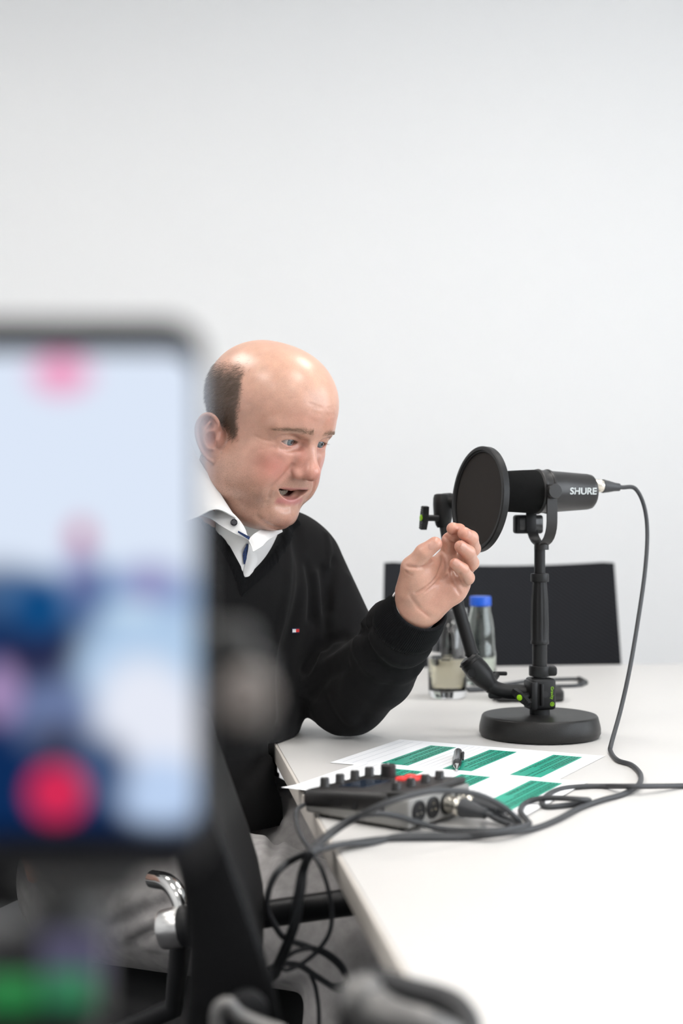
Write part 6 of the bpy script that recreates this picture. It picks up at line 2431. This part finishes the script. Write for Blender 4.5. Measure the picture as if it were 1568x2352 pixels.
def build_phone():
    c = px(180, 1995, PD)
    r = empty('smartphone', c, 'smartphone filming the man, its bright screen towards the camera', 'smartphone')
    k = PD / FP
    def prism(P, d0, d1, bev=0.0, name='x', m=None, parent=r):
        bm = bmesh.new()
        lo = [bm.verts.new(px(x, y, PD) + Vector((0, d0, 0))) for x, y in P]
        hi = [bm.verts.new(px(x, y, PD) + Vector((0, d1, 0))) for x, y in P]
        bm.faces.new(lo)
        bm.faces.new(hi[::-1])
        for i in range(len(P)):
            j = (i + 1) % len(P)
            bm.faces.new([lo[i], hi[i], hi[j], lo[j]])
        bmesh.ops.recalc_face_normals(bm, faces=bm.faces)
        if bev:
            ed = [e_ for e_ in bm.edges if e_.calc_face_angle(0) > 1.0]
            bmesh.ops.bevel(bm, geom=ed, offset=bev, segments=3, profile=0.5, affect='EDGES')
        return from_bm(name, bm, m, parent)
    prism(rounded_rect(-118, 466, 730, 2018, 84), 0.0006, 0.0088, 0.0018, 'phone_body', mat('phone_black', (0.012, 0.012, 0.013), 0.3), r)
    # screen with its own flat coordinates
    P = rounded_rect(-100, 449, 810, 1928, 60)
    P = [(x, y) for x, y in P]
    bm = bmesh.new()
    uvl = bm.loops.layers.uv.new('UVMap')
    vs = [bm.verts.new(px(x, y, PD) + Vector((0, 0.0002, 0)) - c) for x, y in P]
    f = bm.faces.new(vs)
    bm.normal_update()
    if f.normal.y > 0:
        f.normal_flip()
    lut = {tuple(round(t, 6) for t in v.co): p for v, p in zip(vs, P)}
    for l in f.loops:
        l[uvl].uv = lut[tuple(round(t, 6) for t in l.vert.co)]
    me = bpy.data.meshes.new('screen')
    bm.to_mesh(me)
    bm.free()
    sc = link('screen', me, screen_material(528, 1167), r)
    sc['label'] = 'lit screen with camera picture and red record button'
    Geo().lathe([(0.0, 0.0), (0.0065, 0.0), (0.0068, 0.002), (0.006, 0.0022), (0.0, 0.0022)], 24, M=frame(px(-60, 840, PD) + Vector((0, 0.0088, 0)), (0, 1, 0))).build('camera_lens', m_blk, r)
build_phone()

def build_rig():
    c0 = px(150, 2352, 0.45)
    foot = Vector((c0.x, 0.47, 0.0))
    r = empty('phone_tripod', foot, 'black phone tripod with clamp and grey side knob under the smartphone', 'tripod')
    m_rig = mat('rig_black', (0.030, 0.030, 0.029), 0.5)
    m_rig2 = mat('rig_grey_brown', (0.17, 0.145, 0.13), 0.55)
    k = 0.43 / FP
    def bx(x0, x1, y0, y1, d0, d1, name, m, bev=0.003):
        a, b = px(x0, y0, (d0 + d1) / 2), px(x1, y1, (d0 + d1) / 2)
        return Geo().box(((a.x + b.x) / 2, (d0 + d1) / 2, (a.z + b.z) / 2), (abs(b.x - a.x), d1 - d0, abs(a.z - b.z)), bevel=bev, seg=3).build(name, m, r)
    bx(60, 330, 1985, 2035, 0.405, 0.440, 'clamp_foot', m_rig)
    bx(90, 300, 1500, 2040, 0.424, 0.436, 'clamp_spine', m_rig)
    bx(270, 590, 1430, 1520, 0.426, 0.440, 'side_arm', m_rig, 0.005)
    # grey knob on the end of the arm
    M = frame(px(562, 1600, 0.405), (0.05, -1, 0.05), (0, 0, 1))
    Geo().lathe([(0.0, 0.010), (0.0062, 0.010), (0.0075, 0.0085), (0.0082, 0.004), (0.0082, -0.008), (0.006, -0.010), (0.0, -0.010)], 40, M=M).build('arm_knob', m_rig2, r)
    bx(505, 620, 1500, 1700, 0.440, 0.455, 'knob_housing', m_rig, 0.004)
    # ball head and column
    b0 = px(150, 2060, 0.432)
    Geo().lathe([(0.006, -0.03), (0.012, -0.026), (0.0135, -0.016), (0.012, -0.006), (0.008, 0.0), (0.008, 0.006)], 28, M=Matrix.Translation(b0)).build('ball_head', m_rig, r)
    Geo().tube([b0 - Vector((0, 0, 0.028)), Vector((b0.x, 0.45, 0.86)), Vector((foot.x, foot.y, 0.30))], [0.009, 0.010, 0.011], 18).build('centre_column', m_rig, r)
    for a in (30, 150, 270):
        d = Vector((math.cos(math.radians(a)), math.sin(math.radians(a)), 0))
        Geo().tube([foot + Vector((0, 0, 0.62)), foot + d * 0.30 + Vector((0, 0, 0.008))], [0.011, 0.008], 12).build('leg', m_rig, r)
    Geo().lathe([(0.018, 0.58), (0.020, 0.60), (0.020, 0.64), (0.016, 0.66)], 24, M=Matrix.Translation((foot.x, foot.y, 0))).build('leg_hub', m_rig, r)
build_rig()

def build_receiver():
    c = px(110, 2330, 0.425)
    r = empty('wireless_receiver', c, 'small dark receiver with glowing green and violet displays below the smartphone', 'receiver')
    def lamp(name, col, st):
        return mat(name, (0.02, 0.02, 0.02), 0.4, emit=col, estr=st)
    def pt(x0, x1, y0, y1, d0, d1, name, m, bev):
        a, b = px(x0, y0, (d0 + d1) / 2), px(x1, y1, (d0 + d1) / 2)
        return Geo().box(((a.x + b.x) / 2, (d0 + d1) / 2, (a.z + b.z) / 2), (abs(b.x - a.x), d1 - d0, abs(a.z - b.z)), bevel=bev, seg=3).build(name, m, r)
    pt(-60, 245, 2120, 2345, 0.418, 0.438, 'case', mat('receiver_case', (0.010, 0.010, 0.012), 0.3), 0.004)
    pt(95, 240, 2138, 2262, 0.4172, 0.4179, 'violet_display', lamp('violet_glow', (0.22, 0.20, 0.42), 0.22), 0.0003)
    pt(-40, 85, 2240, 2318, 0.4165, 0.4171, 'green_meter', lamp('green_glow', (0.0, 0.45, 0.08), 0.36), 0.0003)
    pt(100, 215, 2232, 2312, 0.4158, 0.4164, 'green_meter', lamp('teal_glow', (0.03, 0.50, 0.20), 0.30), 0.0003)
build_receiver()
